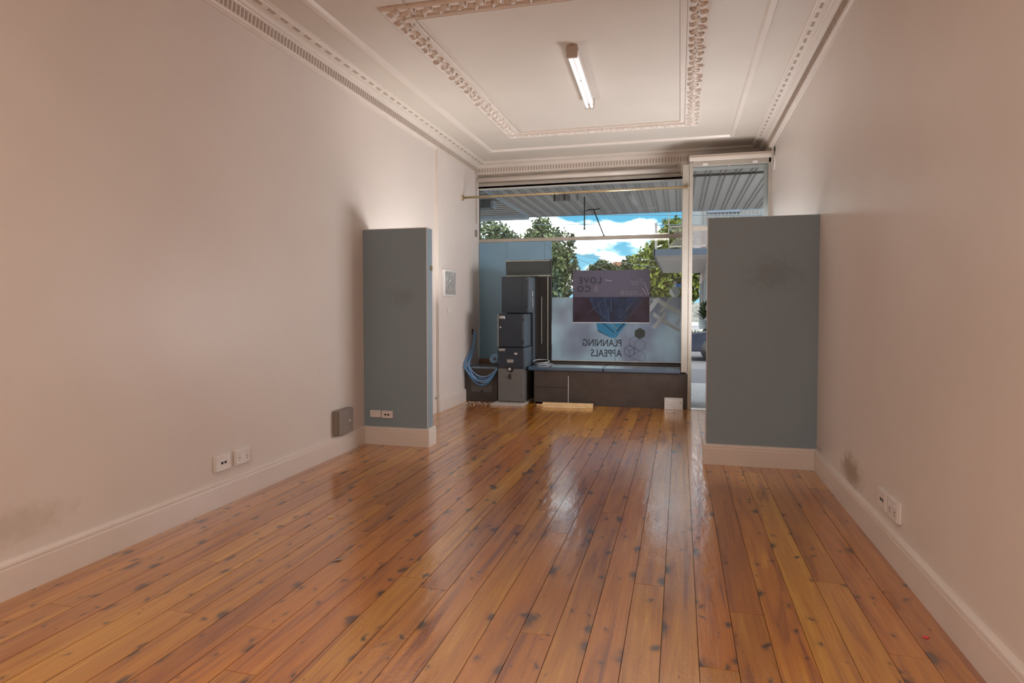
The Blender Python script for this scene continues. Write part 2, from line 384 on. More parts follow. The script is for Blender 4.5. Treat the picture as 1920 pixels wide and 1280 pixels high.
# cornice
cprof = [(0, ZC), (.016, ZC), (.018, 3.348), (.030, 3.352), (.034, 3.360), (.036, 3.366), (.046, 3.436), (.056, 3.440), (.060, 3.446), (.072, 3.448), (.080, 3.456), (.090, 3.468), (.098, 3.470), (.098, 3.480), (.128, 3.482), (.130, 3.476), (.172, 3.482), (.176, 3.490), (.190, 3.492), (.192, ZK), (0, ZK)]
YF = 9.33
c1 = tag(PR('trim_2', [(XL + d, z) for d, z in cprof], 'y', YR, lambda p: YF - (p[0] - XL), M_trim), 'white moulded cornice along the top of the left wall', kind='structure')
c2 = tag(PR('trim_3', [(XR - d, z) for d, z in cprof], 'y', YR, lambda p: YF - (XR - p[0]), M_trim), 'white moulded cornice along the top of the right wall', kind='structure')
c3 = tag(PR('trim_4', [(YF - d, z) for d, z in cprof], 'x', lambda p: XL + (YF - p[0]), lambda p: XR - (YF - p[0]), M_trim), 'white moulded cornice above the shop window', kind='structure')
# flutes (raised darts between grooves) joined: too small to pick apart
def flutes(parent, kind, a0, a1, where):
    bm = bmesh.new(); p = a0; n = 0
    while p < a1:
        if kind == 'flute': w_, z0, z1, d0, d1 = .021, 3.371, 3.431, .0375, .0465
        else: w_, z0, z1, d0, d1 = .010, 3.4765, 3.4765, .140, .160
        e = .003
        if kind == 'flute':
            q = [(d0 + e, z0), (d1 + e, z1), (d1 - .006, z1), (d0 - .006, z0)]
        else:
            q = [(.138, 3.474), (.160, 3.478), (.160, 3.484), (.138, 3.484)]
        skip = kind == 'dash' and (n % 7) > 3
        if not skip:
            if where == 'L': vs_ = [[(XL + d, p + t, z) for d, z in q] for t in (0, w_)]
            elif where == 'R': vs_ = [[(XR - d, p + t, z) for d, z in q] for t in (0, w_)]
            else: vs_ = [[(p + t, YF - d, z) for d, z in q] for t in (0, w_)]
            A = [bm.verts.new(v) for v in vs_[0]]; C = [bm.verts.new(v) for v in vs_[1]]
            for i in range(4): bm.faces.new((A[i], A[(i + 1) % 4], C[(i + 1) % 4], C[i]))
            bm.faces.new(A[::-1]); bm.faces.new(C)
        p += .042 if kind == 'flute' else .022; n += 1
    bmesh.ops.recalc_face_normals(bm, faces=bm.faces[:])
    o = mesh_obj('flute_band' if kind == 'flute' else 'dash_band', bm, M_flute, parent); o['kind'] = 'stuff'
for pa, a0, a1, wh in ((c1, YR, 9.28, 'L'), (c2, YR, 9.28, 'R'), (c3, XL + .06, XR - .06, 'F')):
    flutes(pa, 'flute', a0, a1, wh)
    if wh != 'F': flutes(pa, 'dash', a0, a1 - .1, wh)

# batten ring on the ceiling
def ring(name, x0, x1, y0, y1, w_, prof, m, label):
    """rectangular ring moulding with mitred corners; prof: (d inward from the outer edge, drop)"""
    bm = bmesh.new(); loops = []
    for d, z in prof:
        loops.append([bm.verts.new(v) for v in ((x0 + d, y0 + d, ZK - z), (x1 - d, y0 + d, ZK - z), (x1 - d, y1 - d, ZK - z), (x0 + d, y1 - d, ZK - z))])
    n = len(loops)
    for j in range(n - 1):
        for i in range(4): bm.faces.new((loops[j][i], loops[j][(i + 1) % 4], loops[j + 1][(i + 1) % 4], loops[j + 1][i]))
    bmesh.ops.recalc_face_normals(bm, faces=bm.faces[:])
    o = mesh_obj(name, bm, m); return tag(o, label, kind='structure')
ring('trim_5', -2.585, .655, -2.9, 8.60, .07, [(0, -.002), (.002, .012), (.012, .022), (.055, .022), (.066, .010), (.075, -.002)], M_trim, 'flat raised batten forming a large rectangle on the ceiling')
cx0, cx1, cy0, cy1 = -2.126, .2016, 4.289, 7.934
fr = ring('trim_6', cx0, cx1, cy0, cy1, .2, [(0, -.002), (.004, .016), (.018, .024), (.026, .018), (.034, .014), (.150, .014), (.152, .030), (.162, .034), (.164, .012), (.205, .010), (.207, .020), (.214, .020), (.216, -.002)], M_trim, 'ornate plaster frame of acanthus leaves around the ceiling panel')
# acanthus leaves
def leaf_mesh(seed):
    """one curled acanthus spray: a fan of raised, tapering, side-curling lobes"""
    r = random.Random(seed); bm = bmesh.new()
    for q in range(5):
        a = (-1.0 + .5 * q) + r.uniform(-.12, .12); ln_ = r.uniform(.050, .078) * (1 - .08 * abs(q - 2)); curl = r.uniform(.5, 1.3) * (1 if q >= 2 else -1)
        wd = r.uniform(.0085, .0125); hh_ = r.uniform(.012, .020); n = 6; prev = None; p = Vector((-.042 + .006 * abs(q - 2), .004 * (q - 2), 0)); d = a
        for i in range(n + 1):
            t = i / n; dv = Vector((math.cos(d), math.sin(d), 0)); nv = Vector((-dv.y, dv.x, 0))
            w_ = wd * (math.sin(PI * (.18 + .80 * t)) ** .7) + .0006; h = hh_ * (.45 + .75 * math.sin(PI * min(1, t * 1.05) * .85)) + (.006 if q % 2 else 0)
            row = [bm.verts.new((p + nv * w_).to_tuple()), bm.verts.new((p + nv * w_ * .35 + Vector((0, 0, -h))).to_tuple()), bm.verts.new((p - nv * w_ * .25 + Vector((0, 0, -h * .82))).to_tuple()), bm.verts.new((p - nv * w_).to_tuple())]
            if prev:
                for k in range(3): bm.faces.new((prev[k], prev[k + 1], row[k + 1], row[k]))
            prev = row; p = p + dv * ln_ / n; d += curl / n * (1 + t)
    bmesh.ops.recalc_face_normals(bm, faces=bm.faces[:])
    me = bpy.data.meshes.new('acanthus_leaf'); bm.to_mesh(me); bm.free(); me.materials.append(M_trim); return me
LM = [leaf_mesh(s) for s in range(6)]
def leaf(x, y, rz, i, s=1.0):
    o = bpy.data.objects.new('acanthus_leaf', LM[i % 6]); o.location = (x, y, ZK - .013); o.rotation_euler = (0, 0, rz); o.scale = (s, s * (1 if i % 2 else -1), 1.0)
    o.parent = fr; COL.objects.link(o)
step = .066; mid = .092; i = 0; jr = random.Random(4)
def spray(x, y, along, i):
    """along: direction of travel of this side of the frame"""
    side = 1 if i % 2 else -1
    leaf(x + (-math.sin(along)) * side * .024, y + math.cos(along) * side * .024, along + side * .75 + jr.uniform(-.3, .3), i, jr.uniform(.95, 1.2))
y = cy0 + .06
while y < cy1 - .05:
    spray(cx0 + mid, y, PI / 2, i); spray(cx1 - mid, y, PI / 2, i + 1); y += step; i += 1
x = cx0 + .14
while x < cx1 - .12:
    spray(x, cy0 + mid, 0, i); spray(x, cy1 - mid, 0, i + 1); x += step; i += 1
# thin cable tacked along the frame's inner lip
T('ceiling_cable', [(-1.86, 3.9, ZK - .006), (-1.897, 4.211, ZK - .008), (-1.921, 4.571, ZK - .026), (-1.915, 5.2, ZK - .018), (-1.918, 6.1, ZK - .016), (-1.915, 6.9, ZK - .02), (-1.912, 7.70, ZK - .02)], .0035, M_flute)
tag(bpy.data.objects['ceiling_cable'], 'thin cable tacked along the inner left lip of the ornate ceiling frame', 'cable')

# ================================================================== SHOP WINDOW
wn = empty('window_1', (0, 0, 0)); wn['kind'] = 'structure'
B('jamb', XL + .012, -2.985, YG - .03, YG + .04, .545, 3.14, M_frame, wn, .002)
B('jamb_edge', -2.985, -2.972, YG - .01, YG + .03, .56, 3.13, M_dark, wn)
B('head', XL + .01, .105, YG - .045, YG + .045, 3.135, 3.175, M_frame, wn, .004)
B('head_moulding', XL + .01, .05, YG - .075, YG - .03, 3.175, 3.215, M_frame, wn, .006)
B('transom', XL + .02, .03, YG - .035, YG + .035, 2.325, 2.378, M_frame, wn, .006)
B('sill', XL + .02, .10, YG - .02, YG + .06, .53, .556, M_frame, wn, .003)
B('corner_mullion', .018, .06, YG - .03, YG + .04, .55, 3.14, M_frame, wn, .003)
B('upper_pane', -2.975, .02, YG - .003, YG + .003, 2.375, 3.137, M_glass, wn)
B('lower_pane', -2.975, .02, YG - .003, YG + .003, .555, 2.328, M_glass, wn)
# return pane between the window corner and the door post
B('return_pane', .068, .074, YB + .05, YG - .03, .545, 3.14, M_glass, wn)
# front post beside the door, standing on the bench
B('post', .020, .104, YB - .035, YB + .045, .488, 3.185, M_frame, wn, .004)
d1 = empty('door_1'); d1['kind'] = 'structure'
B('door_post', .104, .150, YB - .045, YB + .05, 0, 3.205, M_frame, d1, .004)
B('door_post', 1.058, 1.128, YB - .045, YB + .05, 0, 3.235, M_frame, d1, .004)
B('door_head', .150, 1.10, YB - .045, YB + .05, 3.150, 3.215, M_frame, d1, .004)
B('door_head_cap', .104, 1.12, YB - .055, YB + .05, 3.215, 3.265, M_trim, d1, .004)
B('door_transom', .150, 1.058, YB - .03, YB + .04, 2.332, 2.388, M_frame, d1, .004)
B('fanlight_pane', .150, 1.058, YB, YB + .005, 2.388, 3.150, M_glass, d1)
for hx in (.30, .90): B('fanlight_hinge', hx - .03, hx + .03, YB - .05, YB - .043, 3.155, 3.185, M_plastic, d1, .002)
B('fanlight_catch', .58, .60, YB - .03, YB - .005, 3.130, 3.155, M_metal, d1, .002)
B('threshold', .13, 1.08, YB - .02, YB + .12, -.05, .008, M_metal, d1, .003)
for zz in (2.41, 2.23): B('screw', .124, .130, YB - .047, YB - .044, zz, zz + .008, M_dark, d1)
# open door leaf folded back outside
B('door_leaf', 1.045, 1.085, YB + .06, YB + .92, .02, 2.32, M_frame, d1, .003)

# roller blind casing above the window
bl = empty('roller_blind', (-1.45, 9.26, 3.25)); tag(bl, 'long cream roller blind rolled up above the shop window', 'blind')
def child(o, par):
    o.parent = par; o.matrix_parent_inverse = Matrix.Translation(par.location).inverted(); return o
child(T('blind_roll', [(-2.97, 9.26, 3.255), (.0, 9.26, 3.255)], .034, M_trim, seg=14), bl)
child(B('bracket', -2.985, -2.970, 9.22, 9.335, 3.19, 3.325, M_trim, bev=.002), bl)
child(B('bracket', .0, .014, 9.22, 9.335, 3.19, 3.325, M_trim, bev=.002), bl)
pts = [(-2.95 + 2.9 * i / 24, 9.315, 3.315 + .010 * math.sin(i * 1.9) - .008 * (i % 3 == 0)) for i in range(25)]
tag(T('white_cable', pts, .005, M_cablew, seg=6), 'thin white cable strung loosely above the rolled-up blind', 'cable')
tag(T('conduit', [(-2.972, 9.20, 3.44), (-2.966, 9.195, 3.25), (-2.966, 9.20, 3.15), (-2.966, 9.205, 2.6)], .006, M_frame), 'thin pipe running down the left window corner', 'conduit')
# cable loop at top right of the door frame
tag(T('cable_loop', [(1.092, 8.56, 3.26), (1.085, 8.55, 3.15), (1.088, 8.50, 3.06), (1.094, 8.40, 3.02), (1.094, 8.33, 3.1), (1.094, 8.33, 3.22)], .006, M_plastic), 'white cable looped on the right wall beside the door head', 'cable')
B('wall_hole', 1.094, 1.101, 8.35, 8.45, 3.20, 3.29, M_dark); tag(bpy.data.objects['wall_hole'], 'small dark cut-out in the right wall beside the door head', 'hole')
B('wall_bracket', -2.977, -2.955, 9.15, 9.21, 2.40, 2.50, M_greybox, bev=.003); tag(bpy.data.objects['wall_bracket'], 'small brown bracket on the left jamb beside the transom', 'bracket')

# brass rail with hooks
rl = empty('hanging_rail', (-1.45, 8.6, 2.885)); tag(rl, 'long brass hanging rail across the shop window', 'rail')
child(T('pole', [(-3.0, 8.578, 2.883), (.09, 8.60, 2.890)], .0165, M_brass, seg=12), rl)
child(T('end_flange', [(-2.975, 8.578, 2.883), (-2.962, 8.578, 2.883)], .04, M_brass, seg=14), rl)
child(T('end_flange', [(.084, 8.60, 2.89), (.098, 8.60, 2.89)], .03, M_brass, seg=14), rl)
def hook(x, dark):
    h = empty('rail_hook', (x, 8.585, 2.885))
    pts = [(.0, .0185 * math.sin(a), .0185 * math.cos(a)) for a in [k_ * PI / 6 for k_ in range(-8, 5)]]
    T('ring', pts, .0025, M_black if dark else M_metal, h, 6)
    if dark: B('tag', -.016, .016, -.005, .001, -.105, -.018, M_black, h, .002)
    else: T('wire', [(-.007, 0, -.017), (-.008, 0, -.09), (-.004, 0, -.104), (.004, 0, -.104), (.008, 0, -.09), (.007, 0, -.017)], .004, M_black, h, 6)
    return h
hl = [(-1.655, 1, 'dark tag hook on the rail, leftmost of the cluster'), (-1.615, 0, 'wire hook on the rail, just right of the leftmost dark tag'), (-1.585, 0, 'wire hook on the rail, second to the right of the leftmost dark tag'),
      (-1.555, 0, 'wire hook on the rail, just left of the middle dark tag'), (-1.520, 1, 'dark tag hook in the middle of the rail cluster'), (-1.485, 0, 'wire hook on the rail, just right of the middle dark tag'),
      (-1.455, 0, 'wire hook on the rail, rightmost of the cluster'), (-1.345, 0, 'single wire hook hanging apart, right of the rail cluster')]
for x, dk, lb in hl: tag(hook(x, dk), lb, 'hook', 'hooks on the brass rail')

# ------------------------------------------------------------------ blue board with cabinet opening inside the window
YW = 9.335
bb = empty('window_backing_board', (-2.4, YW, .53)); tag(bb, 'tall pale blue board standing inside the left part of the window', 'board')
M_board = mat('pale_blue_board', (.18, .33, .45), .3, noise_amt=.05, noise_scale=2, coat=.5, coat_rough=.2)
for nm, a in (('panel', (-2.965, -2.545, YW, YW + .02, .556, 2.322)), ('panel', (-2.545, -2.535, YW, YW + .02, 2.05, 2.322)), ('panel', (-2.530, -1.955, YW, YW + .02, 2.05, 2.322)), ('panel', (-1.950, -1.845, YW, YW + .02, 2.05, 2.322))):
    child(B(nm, *a, M_board, bev=.0015), bb)
nich = empty('cabinet_surround', (-2.2, YW, .53)); tag(nich, 'dark recessed surround behind the stacked cabinets in the window', 'surround')
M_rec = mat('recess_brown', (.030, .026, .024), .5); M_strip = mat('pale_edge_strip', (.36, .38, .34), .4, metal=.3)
child(B('header_panel', -2.535, -1.852, YW - .012, YW + .02, 1.82, 2.035, mat('dark_green_header', (.045, .055, .052), .3)), nich)
child(B('edge_strip', -2.545, -1.86, YW - .02, YW - .010, 2.028, 2.043, M_strip), nich)
child(B('edge_strip', -2.535, -1.852, YW - .022, YW - .010, 1.800, 1.822, M_strip), nich)
child(B('side_frame', -1.862, -1.842, YW - .02, YW + .02, .55, 2.05, M_black), nich)
child(B('edge_strip', -1.905, -1.888, YW - .015, YW - .005, .55, 1.79, M_strip), nich)
child(B('edge_strip', -1.998, -1.986, YW - .02, YW - .008, .80, 1.50, M_strip), nich)
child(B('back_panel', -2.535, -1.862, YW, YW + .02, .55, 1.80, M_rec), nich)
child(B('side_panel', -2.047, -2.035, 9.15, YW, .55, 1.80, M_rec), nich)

# ------------------------------------------------------------------ bench, with two lids
bn = empty('window_bench', (-1, 8.9, 0)); tag(bn, 'long dark brown bench box below the shop window', 'bench')
child(B('front_panel', -1.955, -1.055 - .42, YB, YB + .018, .025, .466, M_bench, bev=.002), bn)
child(B('front_panel', -1.470, .104, YB, YB + .018, .0, .466, M_bench, bev=.002), bn)
bpy.data.objects['front_panel'].scale.z = 1
child(B('panel_seam', -1.955, -1.48, YB - .0025, YB, .236, .242, M_black), bn)
child(B('seam_strip', -1.476, -1.469, YB - .003, YB + .002, .03, .40, M_card), bn)
child(B('end_panel', -1.955, -1.937, YB + .018, YG - .03, .0, .466, M_bench), bn)
child(B('end_panel', .086, .104, YB + .018, YG - .03, .0, .466, M_bench), bn)
def lid(x0, x1, lb):
    o = B('bench_lid', x0, x1, YB - .03, YG - .025, .468, .518, M_top, bev=.008); return tag(o, lb, 'worktop')
lid(-2.035, -1.005, 'glossy dark bench top coloured with reflected sky blue, the left half beside the cabinets'); lid(-.997, .014, 'glossy dark bench top coloured with reflected sky blue, the right half beside the door post')
lb_ = empty('low_box', (-2.72, 9, 0)); tag(lb_, 'low dark box in the left corner under the looped blue cables', 'box')
child(B('carcass', -2.972, -2.49, YB, YG - .03, 0, .470, M_bench, bev=.002), lb_)
child(B('top_board', -2.972, -2.49, YB - .012, YG - .03, .472, .492, mat('box_top_reflected_blue', (.16, .24, .32), .2, coat=.6), bev=.003), lb_)  # top board coloured with the blue reflected from the glass
hh = child(B('hatch', -2.875, -2.56, YB - .008, YB, .135, .345, mat('hatch_board', (.10, .092, .088), .5), bev=.002), lb_)
o = T('hatch_knob', [(-2.71, YB - .022, .155), (-2.71, YB - .008, .155)], .014, M_black, seg=10); o.parent = hh
# timber block on the low box below the window
tag(B('timber_block', -2.93, -2.60, 9.28, 9.32, .494, .556, mat('old_timber', (.22, .13, .06), .7, noise_amt=.25, noise_scale=10), bev=.003), 'rough brown timber block lying on the low box at the window sill', 'timber')

# ------------------------------------------------------------------ cabinet stack
def seg_box(parent, name, x0, x1, y0, y1, z0, z1, m, bev=.004): return child(B(name, x0, x1, y0, y1, z0, z1, m, bev=bev), parent)
YS = 8.55
sf = empty('safe', (-2.26, 8.75, .02)); tag(sf, 'grey steel safe, upper part coloured dark for a reflection, at the bottom of the cabinet stack', 'safe')
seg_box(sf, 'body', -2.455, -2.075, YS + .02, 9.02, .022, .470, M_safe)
seg_box(sf, 'upper_body', -2.455, -2.075, YS + .02, 9.02, .472, .784, M_char)  # dark colour stands in for a reflection on the safe's upper part
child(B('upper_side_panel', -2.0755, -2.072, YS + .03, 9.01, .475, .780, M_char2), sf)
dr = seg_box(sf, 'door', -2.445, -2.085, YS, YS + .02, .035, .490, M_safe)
ud = seg_box(sf, 'upper_door', -2.450, -2.080, YS, YS + .02, .494, .778, M_char)  # same reflection tone coloured into the upper door
def onto(o, p): o.parent = p; return o
bm = bmesh.new(); n = 18
vv = [bm.verts.new((-2.265 + .05 * math.cos(PI + PI * k_ / (n - 1)), YS - .004, .50 + .062 * math.sin(PI + PI * k_ / (n - 1)))) for k_ in range(n)] + [bm.verts.new((-2.215, YS - .004, .525)), bm.verts.new((-2.315, YS - .004, .525))]
f = bm.faces.new(vv); r_ = bmesh.ops.extrude_face_region(bm, geom=[f]); bmesh.ops.translate(bm, vec=(0, .006, 0), verts=[v for v in r_['geom'] if isinstance(v, bmesh.types.BMVert)])
bmesh.ops.recalc_face_normals(bm, faces=bm.faces[:]); onto(mesh_obj('lock_plate', bm, M_dark), ud)
onto(T('lock_dial', [(-2.278, YS - .022, .484), (-2.278, YS - .002, .484)], .017, M_plastic, seg=14), ud)
onto(B('dial_slot', -2.281, -2.275, YS - .024, YS - .021, .476, .492, M_dark), ud)
onto(B('name_plate', -2.315, -2.225, YS - .004, YS, .575, .618, M_metal, bev=.001), ud)
onto(B('name_plate', -2.21, -2.17, YS - .004, YS, .688, .710, M_plastic, bev=.001), ud)
onto(B('name_plate', -2.435, -2.345, YS - .004, YS, .735, .768, M_metal, bev=.001), ud)
for a in ((-2.305, -2.235, .590, .603), (-2.203, -2.177, .696, .702), (-2.428, -2.352, .745, .757)): onto(B('plate_print', a[0], a[1], YS - .005, YS - .0035, a[2], a[3], M_print), ud)
onto(B('handle_recess', -2.295, -2.255, YS - .003, YS, .345, .415, M_dark, bev=.002), dr)
onto(B('handle', -2.283, -2.266, YS - .02, YS - .002, .350, .410, M_black, bev=.003), dr)
onto(B('hinge', -2.12, -2.088, YS - .006, YS, .10, .145, M_safe, bev=.002), dr)
onto(T('rivet', [(-2.262, YS - .003, .27), (-2.262, YS, .27)], .009, M_safe, seg=10), dr)
md = empty('cabinet_middle', (-2.26, 8.75, .786)); md.name = 'lockable_cabinet'; tag(md, 'charcoal lockable cabinet in the middle of the stack, with a small silver lock', 'cabinet')
seg_box(md, 'body', -2.450, -2.080, YS + .018, 8.98, .788, 1.250, M_char)
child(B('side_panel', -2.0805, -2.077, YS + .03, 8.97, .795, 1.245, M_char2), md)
d_ = seg_box(md, 'door', -2.436, -2.090, YS, YS + .018, .795, 1.236, M_char)
child(B('side_edge', -2.452, -2.440, YS + .002, YS + .018, .79, 1.245, M_strip), md)
onto(T('lock', [(-2.41, YS - .01, 1.065), (-2.41, YS, 1.065)], .011, M_plastic, seg=12), d_)
onto(B('name_plate', -2.425, -2.348, YS - .004, YS, 1.185, 1.222, M_metal, bev=.001), d_)
onto(B('plate_print', -2.418, -2.372, YS - .005, YS - .0035, 1.195, 1.208, M_print), d_)
for hz in (.86, 1.17): onto(B('hinge', -2.088, -2.074, YS - .004, YS + .012, hz - .02, hz + .02, M_black, bev=.002), d_)
tp = empty('machine_housing', (-2.25, 9.0, 1.252)); tag(tp, 'tall charcoal machine housing standing behind and above the two cabinets', 'cabinet')
seg_box(tp, 'front_box', -2.441, -2.055, 8.72, 9.00, 1.262, 1.773, M_char)
seg_box(tp, 'column', -2.425, -2.055, 9.03, YW - .03, .525, 1.790, M_char)
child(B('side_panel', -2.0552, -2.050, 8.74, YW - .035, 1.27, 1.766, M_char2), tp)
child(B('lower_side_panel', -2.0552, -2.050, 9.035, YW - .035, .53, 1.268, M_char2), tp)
child(B('cable_slot', -2.146, -2.134, 8.714, 8.721, 1.40, 1.765, M_black), tp)
child(B('cable_latch', -2.154, -2.126, 8.708, 8.721, 1.515, 1.545, M_black, bev=.002), tp)
for i_, (yy, z0, z1) in enumerate(((8.98, 1.50, 1.575), (8.98, 1.455, 1.475), (8.985, 1.42, 1.445), (8.99, 1.36, 1.41), (9.0, 1.34, 1.355))):
    child(B('torn_label', -2.0498, -2.0485, yy - .02 + .01 * (i_ % 2), yy + .02, z0, z1, M_card), tp)
for pz in (1.30, 1.74): child(T('bolt', [(-2.075, 8.716, pz), (-2.075, 8.722, pz)], .006, M_metal, seg=8), tp)
# slab under the safe
tag(B('floor_slab', -2.50, -2.045, 8.33, 9.0, .001, .020, mat('pale_board', (.52, .47, .42), .6), bev=.003), 'thin pale board under the grey safe', 'board')

# ------------------------------------------------------------------ cables
def hang(p0, p1, sag, n=16, jit=0):
    r = random.Random(jit); out = []
    for i in range(n + 1):
        t = i / n; p = Vector(p0).lerp(Vector(p1), t); p.z -= sag * (1 - (2 * t - 1) ** 2); out.append(p)
    return out
cb = empty('cable_bundle', (-2.96, 9.0, .97)); tag(cb, 'bundle of blue network cables hanging from a wall hole and looping to the cabinets', 'cable')
for i in range(9):
    r = random.Random(i); o_ = (r.uniform(-.022, .022), r.uniform(-.035, .035))
    pts = [(-2.99, 9.03 + o_[1] * .3, .985), (-2.945 + abs(o_[0]), 9.01 + o_[1], .955), (-2.94 + abs(o_[0]), 8.95 + o_[1], .86), (-2.945 + abs(o_[0]), 8.90 + o_[1] * 2, .74), (-2.94 + o_[0], 8.75 + o_[1] * 2, .62), (-2.93 + o_[0] * 2, 8.60 + o_[1], .54)]
    lp = hang((-2.925 + o_[0] * 2, 8.58 + o_[1], .50), (-2.475, 8.60 + o_[1], .475 + o_[0]), .135 + i * .014, 14)
    bm = bmesh.new(); tube(bm, pts + [tuple(q) for q in lp], .0055, 6)
    child(mesh_obj('cable', bm, M_cable if i % 3 else M_cable2, None, True), cb)
bm = bmesh.new()
for i in range(14):
    r = random.Random(50 + i); a0 = r.uniform(0, 6); rr = r.uniform(.03, .068); ti = r.uniform(-.8, .8)
    c = Vector((-2.60 + r.uniform(-.02, .02), 8.93 + r.uniform(-.04, .04), .585 + r.uniform(-.01, .015)))
    pts = [c + Vector((rr * math.cos(a0 + t_), rr * math.sin(t_ + a0) * ti, rr * .95 * math.sin(a0 + t_))) for t_ in [k_ * 2 * PI / 14 for k_ in range(14)]]
    tube(bm, pts, .0055, 6)
tag(mesh_obj('cable_coil', bm, M_cable2, None, True), 'tangled coil of blue cable resting on the low box beside the cabinets', 'cable')
for q, (c0, c1, c2) in enumerate((((-2.98, 9.1, .72), (-2.90, 9.15, .68), (-2.86, 9.25, .51)), ((-2.98, 9.14, .66), (-2.88, 9.1, .55), (-2.70, 9.0, .502)))):
    pass
tag(T('white_cable_coil', [(-1.86 + .11 * math.cos(a) - .002 * k_, 8.98 + .14 * math.sin(a), .524 + .028 * (1 + math.sin(a * .5 + 1)) * (k_ / 30)) for k_, a in enumerate([j * .48 for j in range(34)])], .006, M_cablew, seg=6), 'coil of pale cable lying on the left bench top', 'cable')
B('wall_hole_plate', -2.976, -2.970, 8.985, 9.055, .945, 1.02, M_dark); o = bpy.data.objects['wall_hole_plate']; o.name = 'cable_outlet'; tag(o, 'square cable hole in the left wall above the blue cables', 'outlet')

# ------------------------------------------------------------------ plates and boxes on walls (built flat in local X/Z facing -Y, then turned)
def plate(name, kind, loc, rz, label, cat, w_=.150, h_=.108, group=None):
    p = empty(name, loc, rz); tag(p, label, cat, group)
    B('mounting_block', -w_ / 2, w_ / 2, -.014, .0, -h_ / 2, h_ / 2, M_plastic, p, .002)
    B('cover_plate', -w_ / 2 + .002, w_ / 2 - .002, -.022, -.0142, -h_ / 2 + .002, h_ / 2 - .002, M_plastic, p, .003)
    if kind == 'data':
        for sx in (-.016, .016):
            B('port', sx - .011, sx + .011, -.0235, -.0215, -.008, .008, M_dark, p, .0008)
    if kind == 'power':
        for sx in (-.04, .04):
            B('switch', sx - .010, sx + .010, -.027, -.0215, .018, .034, M_card, p, .002)
            for ax, az, rot in ((-.008, -.004, .5), (.008, -.004, -.5), (0, -.021, 0)):
                s_ = B('slot', -.0016, .0016, -.0232, -.0215, -.005, .005, M_dark, p); s_.location = (sx + ax, 0, az); s_.rotation_euler = (0, rot, 0)
    if kind == 'switch':
        B('switch', -.012, .012, -.026, -.0215, -.010, .010, M_card, p, .002)
    return p
plate('data_outlet', 'data', (XL, 3.668, .292), PI / 2, 'white plate with two dark ports low on the left wall', 'outlet')
plate('power_outlet', 'power', (XL, 3.868, .292), PI / 2, 'white double power point with switches low on the left wall', 'outlet')
plate('blank_plate', 'blank', (-2.881, YP, .300), 0, 'blank white plate low on the left blue stub wall', 'outlet', .118, .072)
plate('data_outlet', 'data', (-2.757, YP, .298), 0, 'white plate with two dark ports low on the left blue stub wall', 'outlet', .118, .072)
plate('data_outlet', 'data', (XR, 3.875, .292), -PI / 2, 'white plate with two dark ports low on the right wall', 'outlet', .150, .105)
plate('power_outlet', 'power', (XR, 3.697, .292), -PI / 2, 'white double power point with switches low on the right wall', 'outlet', .160, .108)
plate('light_switch', 'switch', (-2.975, 8.02, 1.303), PI / 2, 'small white switch below the framed panel on the left wall', 'switch', .13, .078)
# grey junction box
g = empty('junction_box', (XL, 5.245, .30), PI / 2); tag(g, 'brown-grey square box just above the left baseboard', 'box')
B('body', -.135, .135, -.055, 0, -.115, .115, M_greybox, g, .008)
B('lid', -.130, .130, -.064, -.0555, -.110, .110, M_greybox, g, .006)
T('button', [(.055, -.070, .0), (.055, -.064, .0)], .011, M_plastic, g, 12)
B('bottom_tab', -.03, .035, -.05, -.01, -.125, -.113, M_metal, g, .002)
# framed switchboard panel with crinkled plastic
g = empty('wall_panel', (-2.975, 7.95, 1.66), PI / 2); tag(g, 'framed grey panel covered in crinkled plastic on the left wall', 'panel')
B('frame', -.205, .205, -.045, 0, -.175, .175, M_metal if False else M_card, g, .006)
bm = bmesh.new(); G = [[bm.verts.new((-.165 + .36 * i / 16, -.048 - .016 * abs(noise.noise(Vector((i * .45, j * .3, 3)))), -.15 + .30 * j / 14)) for j in range(15)] for i in range(17)]
for i in range(16):
    for j in range(14): bm.faces.new((G[i][j], G[i + 1][j], G[i + 1][j + 1], G[i][j + 1]))
mesh_obj('plastic_cover', bm, mat('crinkled_plastic', (.45, .45, .43), .18, coat=1), g)
for z_ in (-.12, .12): T('screw', [(-.19, -.048, z_), (-.19, -.044, z_)], .005, M_dark, g, 8)
# small bracket on the end of left blue wall
tag(B('wall_catch', -2.3416, -2.325, 5.80, 5.825, 1.70, 1.745, M_brass, bev=.002), 'small metal catch on the end of the left blue stub wall', 'catch')

# ------------------------------------------------------------------ fluorescent fitting
lf = empty('fluorescent_light', (-.9, 6.0, ZK)); lf.rotation_euler = (0, 0, .032); tag(lf, 'white twin-tube fluorescent batten on the ceiling panel', 'light')
PR('housing', [(-.034, -.001), (-.046, -.03), (-.040, -.055), (.040, -.055), (.046, -.03), (.034, -.001)], 'y', -.70, .70, M_plastic, lf)
for yy in (-.71, .69):
    PR('end_cap', [(-.044, 0), (-.052, -.035), (-.047, -.060), (-.044, -.102), (.044, -.102), (.047, -.060), (.052, -.035), (.044, 0)], 'y', yy, yy + .022, mat('lamp_end_cap', (.52, .44, .38), .5), lf)
for xx in (-.024, .024): T('tube', [(xx, -.688, -.084), (xx, .69, -.084)], .0135, M_tube, lf, 12)
B('starter', -.016, .016, -.02, .05, -.068, -.054, M_plastic, lf, .003)

